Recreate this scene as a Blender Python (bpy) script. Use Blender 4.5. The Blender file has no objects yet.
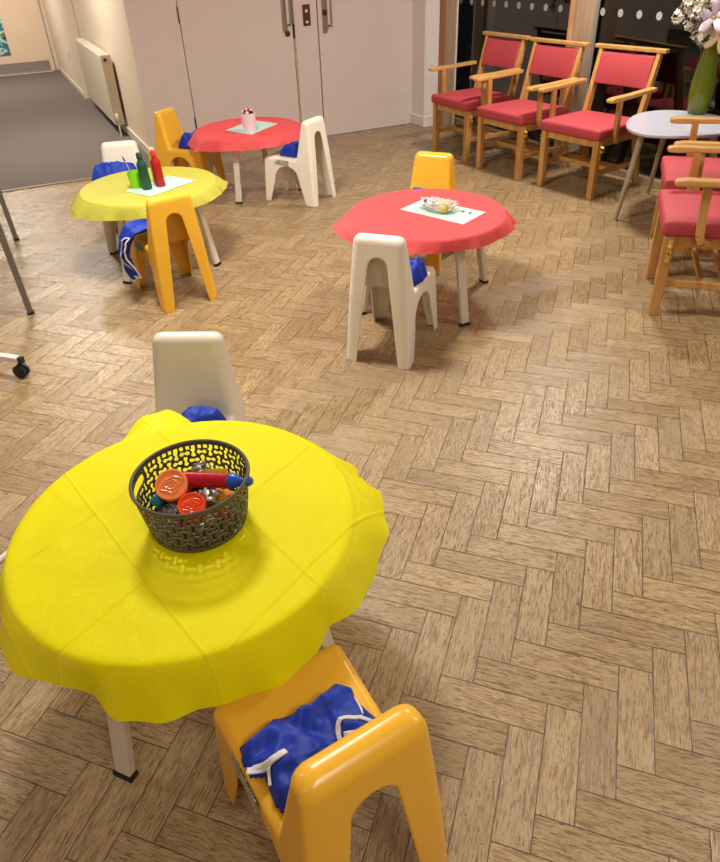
import bpy, bmesh, math, random
from mathutils import Vector, Matrix, noise
PI = math.pi
scene = bpy.context.scene
COL = scene.collection

# ------------------------------------------------------------------ camera
cam_d = bpy.data.cameras.new('camera')
cam = bpy.data.objects.new('camera', cam_d); COL.objects.link(cam)
scene.camera = cam
cR = Vector((0.89568885, -0.44320352, -0.03622341))
cU = Vector((0.27333503, 0.48447552, 0.83100628))
cF = Vector((0.35075555, 0.75422418, -0.55508237))
CAMZ = 1.54569
m = Matrix.Identity(4)
for i in range(3):
    m[i][0], m[i][1], m[i][2] = cR[i], cU[i], -cF[i]
m[2][3] = CAMZ
cam.matrix_world = m
cam_d.sensor_fit = 'HORIZONTAL'; cam_d.sensor_width = 36
cam_d.lens = 676.968/720*36
cam_d.shift_y = -(431-397.965)/720
cam_d.clip_start = .02; cam_d.clip_end = 60

# ------------------------------------------------------------------ world, lights, exposure
w = bpy.data.worlds.new('world'); scene.world = w; w.use_nodes = True
w.node_tree.nodes['Background'].inputs[0].default_value = (.34, .32, .31, 1)
w.node_tree.nodes['Background'].inputs[1].default_value = 1.0
CEIL = 2.62
LAMPS = [(3.45, 3.72, 1.0), (.58, 3.0, 1.15), (.25, 7.7, 1.1), (3.3, .4, .6), (.4, -.9, .38), (-2.4, 3.6, .4), (-2.4, -.6, .15), (2.2, 5.6, .0), (-.2, 11.6, 1.0)]
LAMP_W = 62
for lx, ly, k in LAMPS:
    if k <= 0: continue
    ld = bpy.data.lights.new('ceiling_lamp_light', 'AREA'); ld.shape = 'DISK'; ld.size = .38 if lx > 3.4 or 7 < ly < 8 else .55
    ld.energy = LAMP_W*k; ld.color = (1.0, .955, .89)
    lo = bpy.data.objects.new('ceiling_lamp_light', ld); COL.objects.link(lo); lo.location = (lx, ly, CEIL-.075)
scene.view_settings.view_transform = 'Standard'; scene.view_settings.look = 'None'
scene.view_settings.exposure = 0.25; scene.view_settings.gamma = 1
scene.view_settings.use_curve_mapping = False

# ------------------------------------------------------------------ material helpers
def srgb(c):
    return tuple(((v/255)/12.92 if v/255 <= .04045 else ((v/255+.055)/1.055)**2.4) for v in c) + (1,)
MATS = {}
def mat(name, c, rough=.5, metal=0, spec=.5, trans=0, coat=0, noise_amt=0, noise_scale=20, bump=0, bump_scale=60, sheen=0, emit=0, alpha=1, c2=None):
    if name in MATS: return MATS[name]
    M = bpy.data.materials.new(name); M.use_nodes = True
    nt = M.node_tree; b = nt.nodes['Principled BSDF']
    b.inputs['Base Color'].default_value = srgb(c)
    b.inputs['Roughness'].default_value = rough; b.inputs['Metallic'].default_value = metal
    b.inputs['Specular IOR Level'].default_value = spec
    b.inputs['Transmission Weight'].default_value = trans
    b.inputs['Coat Weight'].default_value = coat
    b.inputs['Sheen Weight'].default_value = sheen
    b.inputs['Alpha'].default_value = alpha
    if emit:
        b.inputs['Emission Color'].default_value = srgb(c); b.inputs['Emission Strength'].default_value = emit
    tc = nt.nodes.new('ShaderNodeTexCoord')
    if noise_amt or c2:
        n = nt.nodes.new('ShaderNodeTexNoise'); n.inputs['Scale'].default_value = noise_scale; n.inputs['Detail'].default_value = 5
        nt.links.new(tc.outputs['Object'], n.inputs['Vector'])
        mx = nt.nodes.new('ShaderNodeMix'); mx.data_type = 'RGBA'
        mx.inputs[6].default_value = srgb(c)
        mx.inputs[7].default_value = srgb(c2) if c2 else tuple(v*(1-noise_amt) for v in srgb(c)[:3]) + (1,)
        nt.links.new(n.outputs['Fac'], mx.inputs[0]); nt.links.new(mx.outputs[2], b.inputs['Base Color'])
    if bump:
        n = nt.nodes.new('ShaderNodeTexNoise'); n.inputs['Scale'].default_value = bump_scale; n.inputs['Detail'].default_value = 4
        nt.links.new(tc.outputs['Object'], n.inputs['Vector'])
        bp = nt.nodes.new('ShaderNodeBump'); bp.inputs['Strength'].default_value = bump; bp.inputs['Distance'].default_value = .004
        nt.links.new(n.outputs['Fac'], bp.inputs['Height']); nt.links.new(bp.outputs[0], b.inputs['Normal'])
    MATS[name] = M
    return M

def wood_mat(name, c1, c2, rough=.4, scale=(3, 40, 40), spec=.5):
    M = bpy.data.materials.new(name); M.use_nodes = True; nt = M.node_tree; b = nt.nodes['Principled BSDF']
    tc = nt.nodes.new('ShaderNodeTexCoord'); mp = nt.nodes.new('ShaderNodeMapping'); mp.inputs['Scale'].default_value = scale
    n = nt.nodes.new('ShaderNodeTexNoise'); n.inputs['Scale'].default_value = 1.5; n.inputs['Detail'].default_value = 6; n.inputs['Distortion'].default_value = .6
    cr = nt.nodes.new('ShaderNodeMix'); cr.data_type = 'RGBA'; cr.inputs[6].default_value = srgb(c1); cr.inputs[7].default_value = srgb(c2)
    mr = nt.nodes.new('ShaderNodeMapRange'); mr.inputs[1].default_value = .35; mr.inputs[2].default_value = .65
    nt.links.new(tc.outputs['Object'], mp.inputs[0]); nt.links.new(mp.outputs[0], n.inputs['Vector'])
    nt.links.new(n.outputs['Fac'], mr.inputs[0]); nt.links.new(mr.outputs[0], cr.inputs[0]); nt.links.new(cr.outputs[2], b.inputs['Base Color'])
    b.inputs['Roughness'].default_value = rough; b.inputs['Specular IOR Level'].default_value = spec
    MATS[name] = M
    return M

def interp(tbl, a):
    """tbl: sorted (deg, r, z); smooth periodic"""
    a = a % 360; T = sorted((x[0] % 360,)+tuple(x[1:]) for x in tbl)
    for i in range(len(T)):
        p, q = T[i], T[(i+1) % len(T)]
        q0 = q[0] if i < len(T)-1 else q[0]+360; aa = a if a >= T[0][0] else a+360
        if p[0] <= aa <= q0:
            t = (aa-p[0])/(q0-p[0]) if q0 > p[0] else 0
            return tuple(p[k]+(q[k]-p[k])*t for k in (1, 2))
    return T[0][1:]
class NT:
    """tiny expression helper for shader maths"""
    def __init__(s, nt): s.nt = nt
    def m(s, op, *a):
        n = s.nt.nodes.new('ShaderNodeMath'); n.operation = op
        for i, v in enumerate(a):
            if isinstance(v, (int, float)): n.inputs[i].default_value = v
            else: s.nt.links.new(v, n.inputs[i])
        return n.outputs[0]
    def xyz(s, x, y, z):
        n = s.nt.nodes.new('ShaderNodeCombineXYZ')
        for i, v in enumerate((x, y, z)):
            if isinstance(v, (int, float)): n.inputs[i].default_value = v
            else: s.nt.links.new(v, n.inputs[i])
        return n.outputs[0]
    def mixf(s, f, a, b):   # a + f*(b-a)
        return s.m('ADD', a, s.m('MULTIPLY', f, s.m('SUBTRACT', b, a)))
    def mixc(s, f, a, b, mode='MIX'):
        n = s.nt.nodes.new('ShaderNodeMix'); n.data_type = 'RGBA'; n.blend_type = mode
        for i, v in ((0, f), (6, a), (7, b)):
            if isinstance(v, (int, float, tuple)): n.inputs[i].default_value = v
            else: s.nt.links.new(v, n.inputs[i])
        return n.outputs[2]
    def noise(s, vec, scale, detail=4, dist=0, rough=.5):
        n = s.nt.nodes.new('ShaderNodeTexNoise'); n.inputs['Scale'].default_value = scale; n.inputs['Detail'].default_value = detail
        n.inputs['Distortion'].default_value = dist; n.inputs['Roughness'].default_value = rough
        s.nt.links.new(vec, n.inputs['Vector']); return n.outputs['Fac']
    def rng(s, v, a, b, c, d, smooth=False):
        n = s.nt.nodes.new('ShaderNodeMapRange')
        if smooth: n.interpolation_type = 'SMOOTHSTEP'
        s.nt.links.new(v, n.inputs[0])
        for i, k in enumerate((a, b, c, d)): n.inputs[i+1].default_value = k
        return n.outputs[0]

def parquet():
    M = bpy.data.materials.new('oak_parquet'); M.use_nodes = True; nt = M.node_tree; b = nt.nodes['Principled BSDF']
    e = NT(nt); W = .0805; L = .26414
    tc = nt.nodes.new('ShaderNodeTexCoord'); sp = nt.nodes.new('ShaderNodeSeparateXYZ'); nt.links.new(tc.outputs['Object'], sp.inputs[0])
    x = e.m('SUBTRACT', sp.outputs[0], .70948); y = e.m('SUBTRACT', sp.outputs[1], .49146); s = math.sqrt(.5)
    u = e.m('SUBTRACT', e.m('MULTIPLY', x, s), e.m('MULTIPLY', y, s)); v = e.m('ADD', e.m('MULTIPLY', x, s), e.m('MULTIPLY', y, s))
    d = e.m('SUBTRACT', u, v)
    jv = e.m('FLOOR', e.m('DIVIDE', e.m('ADD', d, L), 2*L)); uv = e.m('SUBTRACT', u, e.m('MULTIPLY', jv, L))
    iv = e.m('FLOOR', e.m('DIVIDE', uv, W)); lu = e.m('SUBTRACT', uv, e.m('MULTIPLY', iv, W))
    lv = e.m('ADD', e.m('SUBTRACT', v, e.m('MULTIPLY', iv, W)), e.m('MULTIPLY', jv, L))
    isv = e.m('MULTIPLY', e.m('GREATER_THAN', lv, 0), e.m('LESS_THAN', lv, L))
    jh = e.m('FLOOR', e.m('DIVIDE', d, 2*L)); vh = e.m('ADD', v, e.m('MULTIPLY', jh, L))
    ih = e.m('ADD', e.m('FLOOR', e.m('DIVIDE', vh, W)), 1)
    hv = e.m('ADD', e.m('SUBTRACT', vh, e.m('MULTIPLY', ih, W)), W)
    hu = e.m('SUBTRACT', e.m('SUBTRACT', u, e.m('MULTIPLY', ih, W)), e.m('MULTIPLY', jh, L))
    al = e.mixf(isv, hu, lv); ac = e.mixf(isv, hv, lu)
    idx = e.mixf(isv, e.m('ADD', ih, 100.3), iv); idy = e.mixf(isv, jh, jv)
    wn = nt.nodes.new('ShaderNodeTexWhiteNoise'); wn.noise_dimensions = '3D'; nt.links.new(e.xyz(idx, idy, e.m('MULTIPLY', isv, 7.0)), wn.inputs['Vector'])
    sc = nt.nodes.new('ShaderNodeSeparateColor'); nt.links.new(wn.outputs['Color'], sc.inputs[0])
    r1, r2, r3 = sc.outputs[0], sc.outputs[1], sc.outputs[2]
    off = e.m('MULTIPLY', r1, 37.0)
    gv = e.xyz(e.m('ADD', e.m('MULTIPLY', al, 7.0), off), e.m('ADD', e.m('MULTIPLY', ac, 60.0), e.m('MULTIPLY', r2, 19.0)), e.m('MULTIPLY', r3, 11.0))
    grain = e.noise(gv, 1.6, 6, 1.4, .62)
    pv = e.xyz(e.m('ADD', e.m('MULTIPLY', al, 28.0), off), e.m('ADD', e.m('MULTIPLY', ac, 230.0), e.m('MULTIPLY', r2, 31.0)), e.m('MULTIPLY', r3, 11.0))
    pore = e.noise(pv, 1.5, 3, .5, .6)
    blot = e.noise(tc.outputs['Object'], 9, 5, .5, .6)
    big = e.noise(tc.outputs['Object'], 1.1, 3)
    tone = e.rng(e.m('ADD', e.m('MULTIPLY', r1, .8), e.m('MULTIPLY', blot, .35)), .1, 1.0, 0, 1)
    c = e.mixc(tone, srgb((158, 134, 94)), srgb((189, 163, 118)))
    c = e.mixc(e.m('MULTIPLY', r3, .35), c, srgb((176, 148, 120)))
    c = e.mixc(e.rng(grain, .44, .66, 0, .70, True), c, srgb((112, 82, 52)))
    c = e.mixc(e.rng(pore, .50, .66, 0, .80, True), c, srgb((84, 58, 36)))
    c = e.mixc(e.rng(big, .35, .7, 0, .18), c, srgb((128, 100, 74)))
    # fine random scratches
    sv = e.noise(tc.outputs['Object'], 34, 6, 3.5, .7)
    scr = e.rng(e.m('ABSOLUTE', e.m('SUBTRACT', sv, .5)), 0, .016, .5, 0)
    c = e.mixc(scr, c, srgb((96, 72, 50)))
    em = e.m('MINIMUM', e.m('MINIMUM', al, e.m('SUBTRACT', L, al)), e.m('MINIMUM', ac, e.m('SUBTRACT', W, ac)))
    gap = e.rng(em, .0004, .0021, 1, 0, True)
    c = e.mixc(e.m('MULTIPLY', gap, .9), c, srgb((58, 40, 26)))
    nt.links.new(c, b.inputs['Base Color'])
    h = e.m('SUBTRACT', e.m('SUBTRACT', e.m('MULTIPLY', e.noise(tc.outputs['Object'], 160, 4, 1.5, .65), .9), e.m('MULTIPLY', gap, 1.2)), e.m('MULTIPLY', e.rng(pore, .5, .7, 0, 1), .6))
    bp = nt.nodes.new('ShaderNodeBump'); bp.inputs['Strength'].default_value = .55; bp.inputs['Distance'].default_value = .0015
    nt.links.new(h, bp.inputs['Height']); nt.links.new(bp.outputs[0], b.inputs['Normal'])
    nt.links.new(e.rng(e.m('ADD', e.m('MULTIPLY', blot, .6), e.m('MULTIPLY', r2, .25)), .15, .7, .19, .36), b.inputs['Roughness'])
    b.inputs['Specular IOR Level'].default_value = .5
    return M

def cloth_mat(name, c, thin=.14, seedx=0.0, creases=((0, .03), (90, -.02)), step=.235):
    """thin non-woven table cover: diffuse + translucent, a little see-through, with fold creases"""
    M = bpy.data.materials.new(name); M.use_nodes = True; nt = M.node_tree; e = NT(nt)
    b = nt.nodes['Principled BSDF']; out = nt.nodes['Material Output']
    b.inputs['Base Color'].default_value = srgb(c); b.inputs['Roughness'].default_value = .55; b.inputs['Specular IOR Level'].default_value = .15
    tr = nt.nodes.new('ShaderNodeBsdfTranslucent'); tr.inputs[0].default_value = srgb(c)
    tp = nt.nodes.new('ShaderNodeBsdfTransparent'); tp.inputs[0].default_value = tuple(.4+.6*v for v in srgb(c)[:3]) + (1,)
    m1 = nt.nodes.new('ShaderNodeMixShader'); m1.inputs[0].default_value = .28
    m2 = nt.nodes.new('ShaderNodeMixShader'); m2.inputs[0].default_value = thin
    nt.links.new(b.outputs[0], m1.inputs[1]); nt.links.new(tr.outputs[0], m1.inputs[2])
    nt.links.new(m1.outputs[0], m2.inputs[1]); nt.links.new(tp.outputs[0], m2.inputs[2]); nt.links.new(m2.outputs[0], out.inputs['Surface'])
    tc = nt.nodes.new('ShaderNodeTexCoord'); sp = nt.nodes.new('ShaderNodeSeparateXYZ'); nt.links.new(tc.outputs['Object'], sp.inputs[0])
    h = None
    for a, o in creases:
        ca, sa = math.cos(math.radians(a)), math.sin(math.radians(a))
        t = e.m('ADD', e.m('MULTIPLY', sp.outputs[0], ca), e.m('MULTIPLY', sp.outputs[1], sa))
        t = e.m('ADD', e.m('ADD', t, o), e.m('MULTIPLY', e.m('SUBTRACT', e.noise(tc.outputs['Object'], 5, 2), .5), .015))
        f = e.m('ABSOLUTE', e.m('SUBTRACT', e.m('MODULO', e.m('ADD', t, 10*step), step), step/2))
        r = e.rng(f, 0, .006, .55, 0)
        h = r if h is None else e.m('ADD', h, r)
    wr = e.noise(tc.outputs['Object'], 9, 4, 1.2)
    h = e.m('ADD', h, e.m('MULTIPLY', wr, 1.6))
    h = e.m('ADD', h, e.m('MULTIPLY', e.noise(tc.outputs['Object'], 420, 2), .12))
    bp = nt.nodes.new('ShaderNodeBump'); bp.inputs['Strength'].default_value = .8; bp.inputs['Distance'].default_value = .0035
    nt.links.new(h, bp.inputs['Height'])
    for s in (b, tr): nt.links.new(bp.outputs[0], s.inputs['Normal'])
    MATS[name] = M
    return M

# ------------------------------------------------------------------ object helpers
def obj(name, bm, material, parent=None, smooth=False, bevel=0, seg=2, loc=None, kind=None):
    me = bpy.data.meshes.new(name)
    if isinstance(bm, bmesh.types.BMesh):
        bmesh.ops.recalc_face_normals(bm, faces=bm.faces[:]); bm.to_mesh(me); bm.free()
    else: me = bm
    o = bpy.data.objects.new(name, me); COL.objects.link(o)
    for M in (material if isinstance(material, (list, tuple)) else [material]): me.materials.append(M)
    if smooth:
        me.polygons.foreach_set('use_smooth', [True]*len(me.polygons))
        if smooth != 'all' : me.set_sharp_from_angle(angle=math.radians(40))
    if bevel:
        md = o.modifiers.new('bevel', 'BEVEL'); md.width = bevel; md.segments = seg; md.limit_method = 'ANGLE'; md.angle_limit = math.radians(35)
    if parent: o.parent = parent
    if loc: o.location = loc
    if kind: o['kind'] = kind
    return o
def thing(name, label, cat, loc=(0, 0, 0), rz=0, group=None):
    o = bpy.data.objects.new(name, None); COL.objects.link(o); o.empty_display_size = .1
    o.location = loc; o.rotation_euler = (0, 0, rz); o['label'] = label; o['category'] = cat
    if group: o['group'] = group
    return o
def tag(o, label, cat, group=None):
    o['label'] = label; o['category'] = cat
    if group: o['group'] = group
    return o
def dup(root, name, label, loc, rz, group=None, swap=None):
    r = root.copy(); COL.objects.link(r); r.location = loc; r.rotation_euler = (0, 0, rz); r['label'] = label
    if group: r['group'] = group
    def rec(src, dst):
        for ch in [c for c in bpy.data.objects if c.parent == src]:
            k = ch.copy(); COL.objects.link(k); k.parent = dst; rec(ch, k)
    rec(root, r)
    return r
def box(bm, x0, x1, y0, y1, z0, z1):
    vs = [bm.verts.new(p) for p in ((x0,y0,z0),(x1,y0,z0),(x1,y1,z0),(x0,y1,z0),(x0,y0,z1),(x1,y0,z1),(x1,y1,z1),(x0,y1,z1))]
    for f in ((0,3,2,1),(4,5,6,7),(0,1,5,4),(1,2,6,5),(2,3,7,6),(3,0,4,7)): bm.faces.new([vs[i] for i in f])
def bx(*a):
    bm = bmesh.new(); box(bm, *a); return bm
def hexa(bm, a, b):
    vs = [bm.verts.new(p) for p in list(a)+list(b)]
    bm.faces.new(vs[3::-1]); bm.faces.new(vs[4:8])
    for i in range(4): bm.faces.new((vs[i], vs[(i+1)%4], vs[4+(i+1)%4], vs[4+i]))
def beam(bm, p0, p1, w0, d0, w1=None, d1=None, side=(1, 0, 0)):
    """rectangular bar p0->p1; w along `side`, d across"""
    p0, p1 = Vector(p0), Vector(p1); ax = (p1-p0).normalized(); s = Vector(side); s = (s-ax*s.dot(ax)).normalized(); t = ax.cross(s)
    w1 = w0 if w1 is None else w1; d1 = d0 if d1 is None else d1
    q = lambda p, w, d: [p+s*w*i/2+t*d*j/2 for i, j in ((-1,-1),(1,-1),(1,1),(-1,1))]
    hexa(bm, q(p0, w0, d0), q(p1, w1, d1))
def tube(bm, pts, r, n=10, closed=False, caps=True):
    pts = [Vector(p) for p in pts]; rs = r if isinstance(r, (list, tuple)) else [r]*len(pts)
    rings = []; up = Vector((0, 0, 1))
    for i, p in enumerate(pts):
        a = pts[(i-1) % len(pts)] if (closed or i > 0) else p; b = pts[(i+1) % len(pts)] if (closed or i < len(pts)-1) else p
        t = (b-a).normalized(); s = t.cross(up)
        if s.length < .05: s = t.cross(Vector((1, 0, 0)))
        s.normalize(); u = s.cross(t)
        rings.append([bm.verts.new(p+(s*math.cos(2*PI*k/n)+u*math.sin(2*PI*k/n))*rs[i]) for k in range(n)])
    m_ = len(pts)
    for i in range(m_ if closed else m_-1):
        A, B = rings[i], rings[(i+1) % m_]
        for k in range(n): bm.faces.new((A[k], A[(k+1)%n], B[(k+1)%n], B[k]))
    if caps and not closed: bm.faces.new(rings[0][::-1]); bm.faces.new(rings[-1])
def lathe(bm, prof, n=32, c=(0, 0, 0), ax=None, squash=(1, 1), ribs=0, rib=0):
    """profile [(r,z)...] spun round z (or axis `ax`) at c"""
    M = Matrix.Translation(c)
    if ax is not None: M = M @ Vector((0, 0, 1)).rotation_difference(Vector(ax)).to_matrix().to_4x4()
    rings = []
    for r, z in prof:
        if r < 1e-5: rings.append([bm.verts.new(M @ Vector((0, 0, z)))]); continue
        rings.append([bm.verts.new(M @ Vector((r*(1+rib*math.cos(ribs*2*PI*k/n))*math.cos(2*PI*k/n)*squash[0], r*(1+rib*math.cos(ribs*2*PI*k/n))*math.sin(2*PI*k/n)*squash[1], z))) for k in range(n)])
    for A, B in zip(rings, rings[1:]):
        for k in range(n):
            if len(A) == 1 and len(B) == 1: continue
            if len(A) == 1: bm.faces.new((A[0], B[k], B[(k+1)%n]))
            elif len(B) == 1: bm.faces.new((A[k], A[(k+1)%n], B[0]))
            else: bm.faces.new((A[k], A[(k+1)%n], B[(k+1)%n], B[k]))
    return bm
def prism(pts2, z0, z1, bm=None, f=lambda x, y, z: (x, y, z)):
    bm = bm or bmesh.new()
    a = [bm.verts.new(f(x, y, z0)) for x, y in pts2]; b = [bm.verts.new(f(x, y, z1)) for x, y in pts2]
    n = len(pts2); bm.faces.new(a[::-1]); bm.faces.new(b)
    for i in range(n): bm.faces.new((a[i], a[(i+1)%n], b[(i+1)%n], b[i]))
    return bm
def struct(name, bm, m_, bevel=0, smooth=False):
    return obj(name, bm, m_, None, smooth, bevel, kind='structure')

# ------------------------------------------------------------------ materials
m_floor = parquet()
m_carpet = mat('grey_carpet', (116, 106, 100), .95, noise_amt=.25, noise_scale=90, bump=.6, bump_scale=260, spec=.1)
m_door = mat('door_paint', (212, 196, 188), .42, noise_amt=.06, noise_scale=5)
m_wall = mat('wall_paint', (218, 200, 176), .6, noise_amt=.05, noise_scale=3)
m_wall2 = mat('corridor_paint', (222, 203, 178), .65, noise_amt=.05, noise_scale=2)
m_white = mat('gloss_white', (222, 214, 208), .35)
m_skirt = mat('skirting_paint', (214, 200, 184), .35)
m_gap = mat('dark_gap', (30, 24, 22), .8)
m_ceil = mat('ceiling_paint', (225, 218, 205), .8)
m_pine = wood_mat('frame_oak', (196, 158, 112), (168, 126, 82), .45, (26, 26, 1.6))
m_pine_g = wood_mat('frame_oak_greyer', (172, 146, 120), (150, 122, 96), .5, (26, 26, 1.6))  # second oak tone, greyer and a little darker
m_beech = wood_mat('beech', (196, 148, 84), (172, 120, 60), .38, (22, 22, 2))
m_beech_arm = wood_mat('beech_arm', (202, 158, 94), (180, 132, 70), .35, (22, 2.5, 22))
m_red = mat('red_upholstery', (178, 66, 73), .62, noise_amt=.08, noise_scale=30, bump=.15, bump_scale=500, spec=.35)
m_yellowp = mat('yellow_plastic', (242, 184, 52), .28, spec=.5, noise_amt=.03, noise_scale=6)
m_creamp = mat('cream_plastic', (236, 228, 211), .33, spec=.5, noise_amt=.04, noise_scale=5)
m_blue = mat('blue_fabric', (10, 50, 168), .55, noise_amt=.2, noise_scale=25, bump=.3, bump_scale=120, spec=.35)
m_trim = mat('white_trim', (214, 212, 214), .8, bump=.3, bump_scale=400)
m_ycloth = cloth_mat('yellow_cover', (252, 244, 0), .12, 0, ((14, .02), (-62, .06)), .26)
m_ycloth2 = cloth_mat('pale_yellow_cover', (216, 210, 84), .10, 0, ((5, .05), (80, .02)), .26)
m_rcloth = cloth_mat('red_cover', (250, 100, 102), .10, 0, ((8, .02), (-72, .06)), .26)
m_legm = mat('cream_metal', (208, 196, 180), .38, noise_amt=.03)
m_rubber = mat('black_rubber', (22, 20, 20), .6)
m_top = mat('laminate', (200, 190, 176), .5)
m_lav = mat('pale_laminate', (176, 174, 184), .32, noise_amt=.04, noise_scale=8)
m_metal = mat('brushed_metal', (172, 166, 158), .32, metal=1)
m_dmetal = mat('dark_metal', (92, 78, 68), .4, metal=1)
m_brass = mat('brass', (214, 182, 100), .38, metal=.55)
m_grey = mat('grey_metal', (126, 120, 112), .42, metal=.6)
m_paper = mat('mint_paper', (182, 208, 198), .8)
m_glass = mat('window_glass', (120, 124, 130), .02, trans=0, spec=.9)
m_dot = mat('frosted_dot', (158, 154, 150), .7)
m_dark = mat('night_ground', (36, 34, 34), .9)

# ------------------------------------------------------------------ room shell
YD = 6.446
def glass_mat():
    M = bpy.data.materials.new('night_glass'); M.use_nodes = True; nt = M.node_tree; out = nt.nodes['Material Output']
    nt.nodes.remove(nt.nodes['Principled BSDF'])
    g = nt.nodes.new('ShaderNodeBsdfGlossy'); g.inputs['Roughness'].default_value = .015; g.inputs[0].default_value = (1, 1, 1, 1)
    t = nt.nodes.new('ShaderNodeBsdfTransparent'); t.inputs[0].default_value = (.75, .78, .8, 1)
    f = nt.nodes.new('ShaderNodeFresnel'); f.inputs[0].default_value = 1.75
    mx = nt.nodes.new('ShaderNodeMixShader'); nt.links.new(f.outputs[0], mx.inputs[0]); nt.links.new(t.outputs[0], mx.inputs[1]); nt.links.new(g.outputs[0], mx.inputs[2])
    nt.links.new(mx.outputs[0], out.inputs['Surface']); return M
m_nglass = glass_mat()
struct('floor', bx(-3.6, 4.2, -3.2, 6.45, -.1, 0), m_floor)
cb = bmesh.new(); prism([(-3.6, 6.21), (.2, 6.19), (1.069, 6.12), (1.069, 6.44), (1.069, 13.4), (-3.6, 13.4)], 0.0005, .006, cb)
struct('floor_carpet', cb, m_carpet)
struct('floor_corridor', bx(-3.6, 1.2, 6.451, 13.6, -.1, 0), m_carpet)
cb = bmesh.new(); beam(cb, (-3.6, 6.212, .005), (.2, 6.192, .005), .022, .008, side=(0, 1, 0)); beam(cb, (.2, 6.192, .005), (1.065, 6.122, .005), .022, .008, side=(0, 1, 0))
struct('trim_1', cb, mat('carpet_edge_strip', (150, 128, 102), .4))
struct('ceiling', bx(-3.6, 4.3, -3.2, 13.6, CEIL, CEIL+.1), m_ceil)
struct('wall_left', bx(-3.7, -3.6, -3.2, 13.6, 0, CEIL), m_wall)
struct('wall_rear', bx(-3.7, 4.3, -3.3, -3.2, 0, CEIL), m_wall)
# door wall pieces
wb = bmesh.new()
box(wb, 1.07, 1.4875, YD, YD+.15, 0, CEIL); box(wb, 1.478, 3.75, YD+.0, YD+.15, 2.08, CEIL); box(wb, 3.748, 4.2, YD+.004, YD+.15, 0, CEIL)
struct('wall_back', wb, m_door)
struct('wall_gap_shade', bx(1.3, 3.9, YD+.12, YD+.2, 0, 2.2), m_gap)  # near-black sheet behind the leaves: shade in the door gaps put in as colour
struct('door_1', bx(1.494, 2.49, YD-.002, YD+.045, .012, 2.07), m_door, .002)
struct('door_2', bx(2.512, 2.734, YD-.002, YD+.045, .012, 2.07), m_door, .002)
struct('door_3', bx(2.745, 3.737, YD-.002, YD+.045, .012, 2.07), m_door, .002)
D = {o.name: o for o in bpy.data.objects}
def dpart(name, bm, m_, par, **k): return obj(name, bm, m_, D[par], **k)
yf = YD-.002
def pull(par, x, z0, z1, xp):
    b_ = bmesh.new(); tube(b_, [(x, yf-.002, z1), (x, yf-.05, z1), (x, yf-.06, z1-.02), (x, yf-.06, z0+.02), (x, yf-.05, z0), (x, yf-.002, z0)], .009, 12)
    dpart('door_handle', b_, m_metal, par, smooth=True)
    dpart('handle_plate', bx(xp-.022, xp+.022, yf-.003, yf, z0-.06, z1+.06), mat('plate_metal', (176, 160, 142), .35, metal=.9), par)
pull('door_1', 2.453, .985, 1.30, 2.418); pull('door_3', 2.845, .95, 1.27, 2.806)
for par, x, z in (('door_1', 2.438, .915), ('door_3', 2.809, 1.056)):
    dpart('lock_cylinder', lathe(bmesh.new(), [(0, 0), (.024, 0), (.026, -.004), (.022, -.010), (.012, -.011), (.011, -.008), (0, -.008)], 24, (x, yf, z), (0, 1, 0)), m_dmetal, par, smooth=True)
dpart('bolt_plate', bx(2.597, 2.669, yf-.003, yf, .962, 1.131), mat('bronze_plate', (98, 66, 52), .4, metal=.7), 'door_2')
dpart('bolt_indicator', bx(2.622, 2.644, yf-.005, yf-.003, 1.068, 1.092), m_white, 'door_2')
dpart('bolt_thumbturn', bx(2.622, 2.645, yf-.007, yf-.003, .985, 1.003), m_white, 'door_2')
dpart('edge_strip', bx(2.494, 2.508, yf-.004, yf+.02, .0, .93), wood_mat('lipping', (196, 168, 140), (180, 148, 118)), 'door_1')
dpart('edge_guard', bx(2.493, 2.509, yf-.006, yf+.02, .93+.06, 1.3), m_metal, 'door_1')
dpart('latch_hole', bx(2.493, 2.509, yf-.0045, yf+.02, .872, .99), m_gap, 'door_1')
for par, x, z0 in (('door_1', 1.487, 1.064), ('door_1', 1.487, .20), ('door_3', 3.744, .17), ('door_3', 3.744, 1.2)):
    b_ = bmesh.new(); tube(b_, [(x, yf-.004, z0), (x, yf-.004, z0+.12)], .006, 10); dpart('hinge', b_, m_dmetal, par, smooth=True)
# far side pillar
pb = bmesh.new(); prism([(3.725, YD), (3.725, 6.205), (3.735, 6.19), (3.872, 6.19), (3.872, 6.2), (4.03, 6.2), (4.03, YD)], 0, CEIL, pb)
struct('wall_pillar', pb, m_white)
sb = bmesh.new(); prism([(3.707, YD), (3.707, 6.19), (3.72, 6.172), (3.872, 6.172), (3.872, 6.21), (3.73, 6.21), (3.73, YD)], 0, .1, sb)
struct('baseboard_pillar', sb, m_white, .006)
# window wall
jb = bmesh.new(); box(jb, 3.872, 3.9, 6.12, 6.2, 0, CEIL); struct('trim_2', jb, mat('jamb_dark_oak', (150, 100, 56), .5))  # narrow strip of darker wood along the jamb
struct('trim_3', bx(3.9, 4.02, 6.13, 6.2, 0, CEIL), m_pine_g)
struct('trim_4', bx(4.02, 4.035, 6.12, 6.2, 0, CEIL), m_white)
struct('trim_5', bx(3.93, 3.975, 4.43, 4.478, 0, CEIL), m_pine)
struct('trim_6', bx(3.935, 4.085, 4.372, 4.435, 0, CEIL), m_pine_g)
struct('trim_7', bx(4.086, 4.14, 4.40, 4.46, 0, CEIL), mat('worn_grey_trim', (150, 144, 138), .5))
struct('trim_8', bx(4.07, 4.17, -3.2, 4.36, 0, .05), m_pine_g, .004)
struct('trim_9', bx(4.07, 4.17, 4.45, 6.44, 0, .05), m_pine_g, .004)
struct('wall_window_head', bx(3.95, 4.3, -3.2, 6.2, 2.25, CEIL), m_wall)
struct('window_1', bx(4.12, 4.126, 4.45, 6.44, .05, 2.25), m_nglass)
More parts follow.
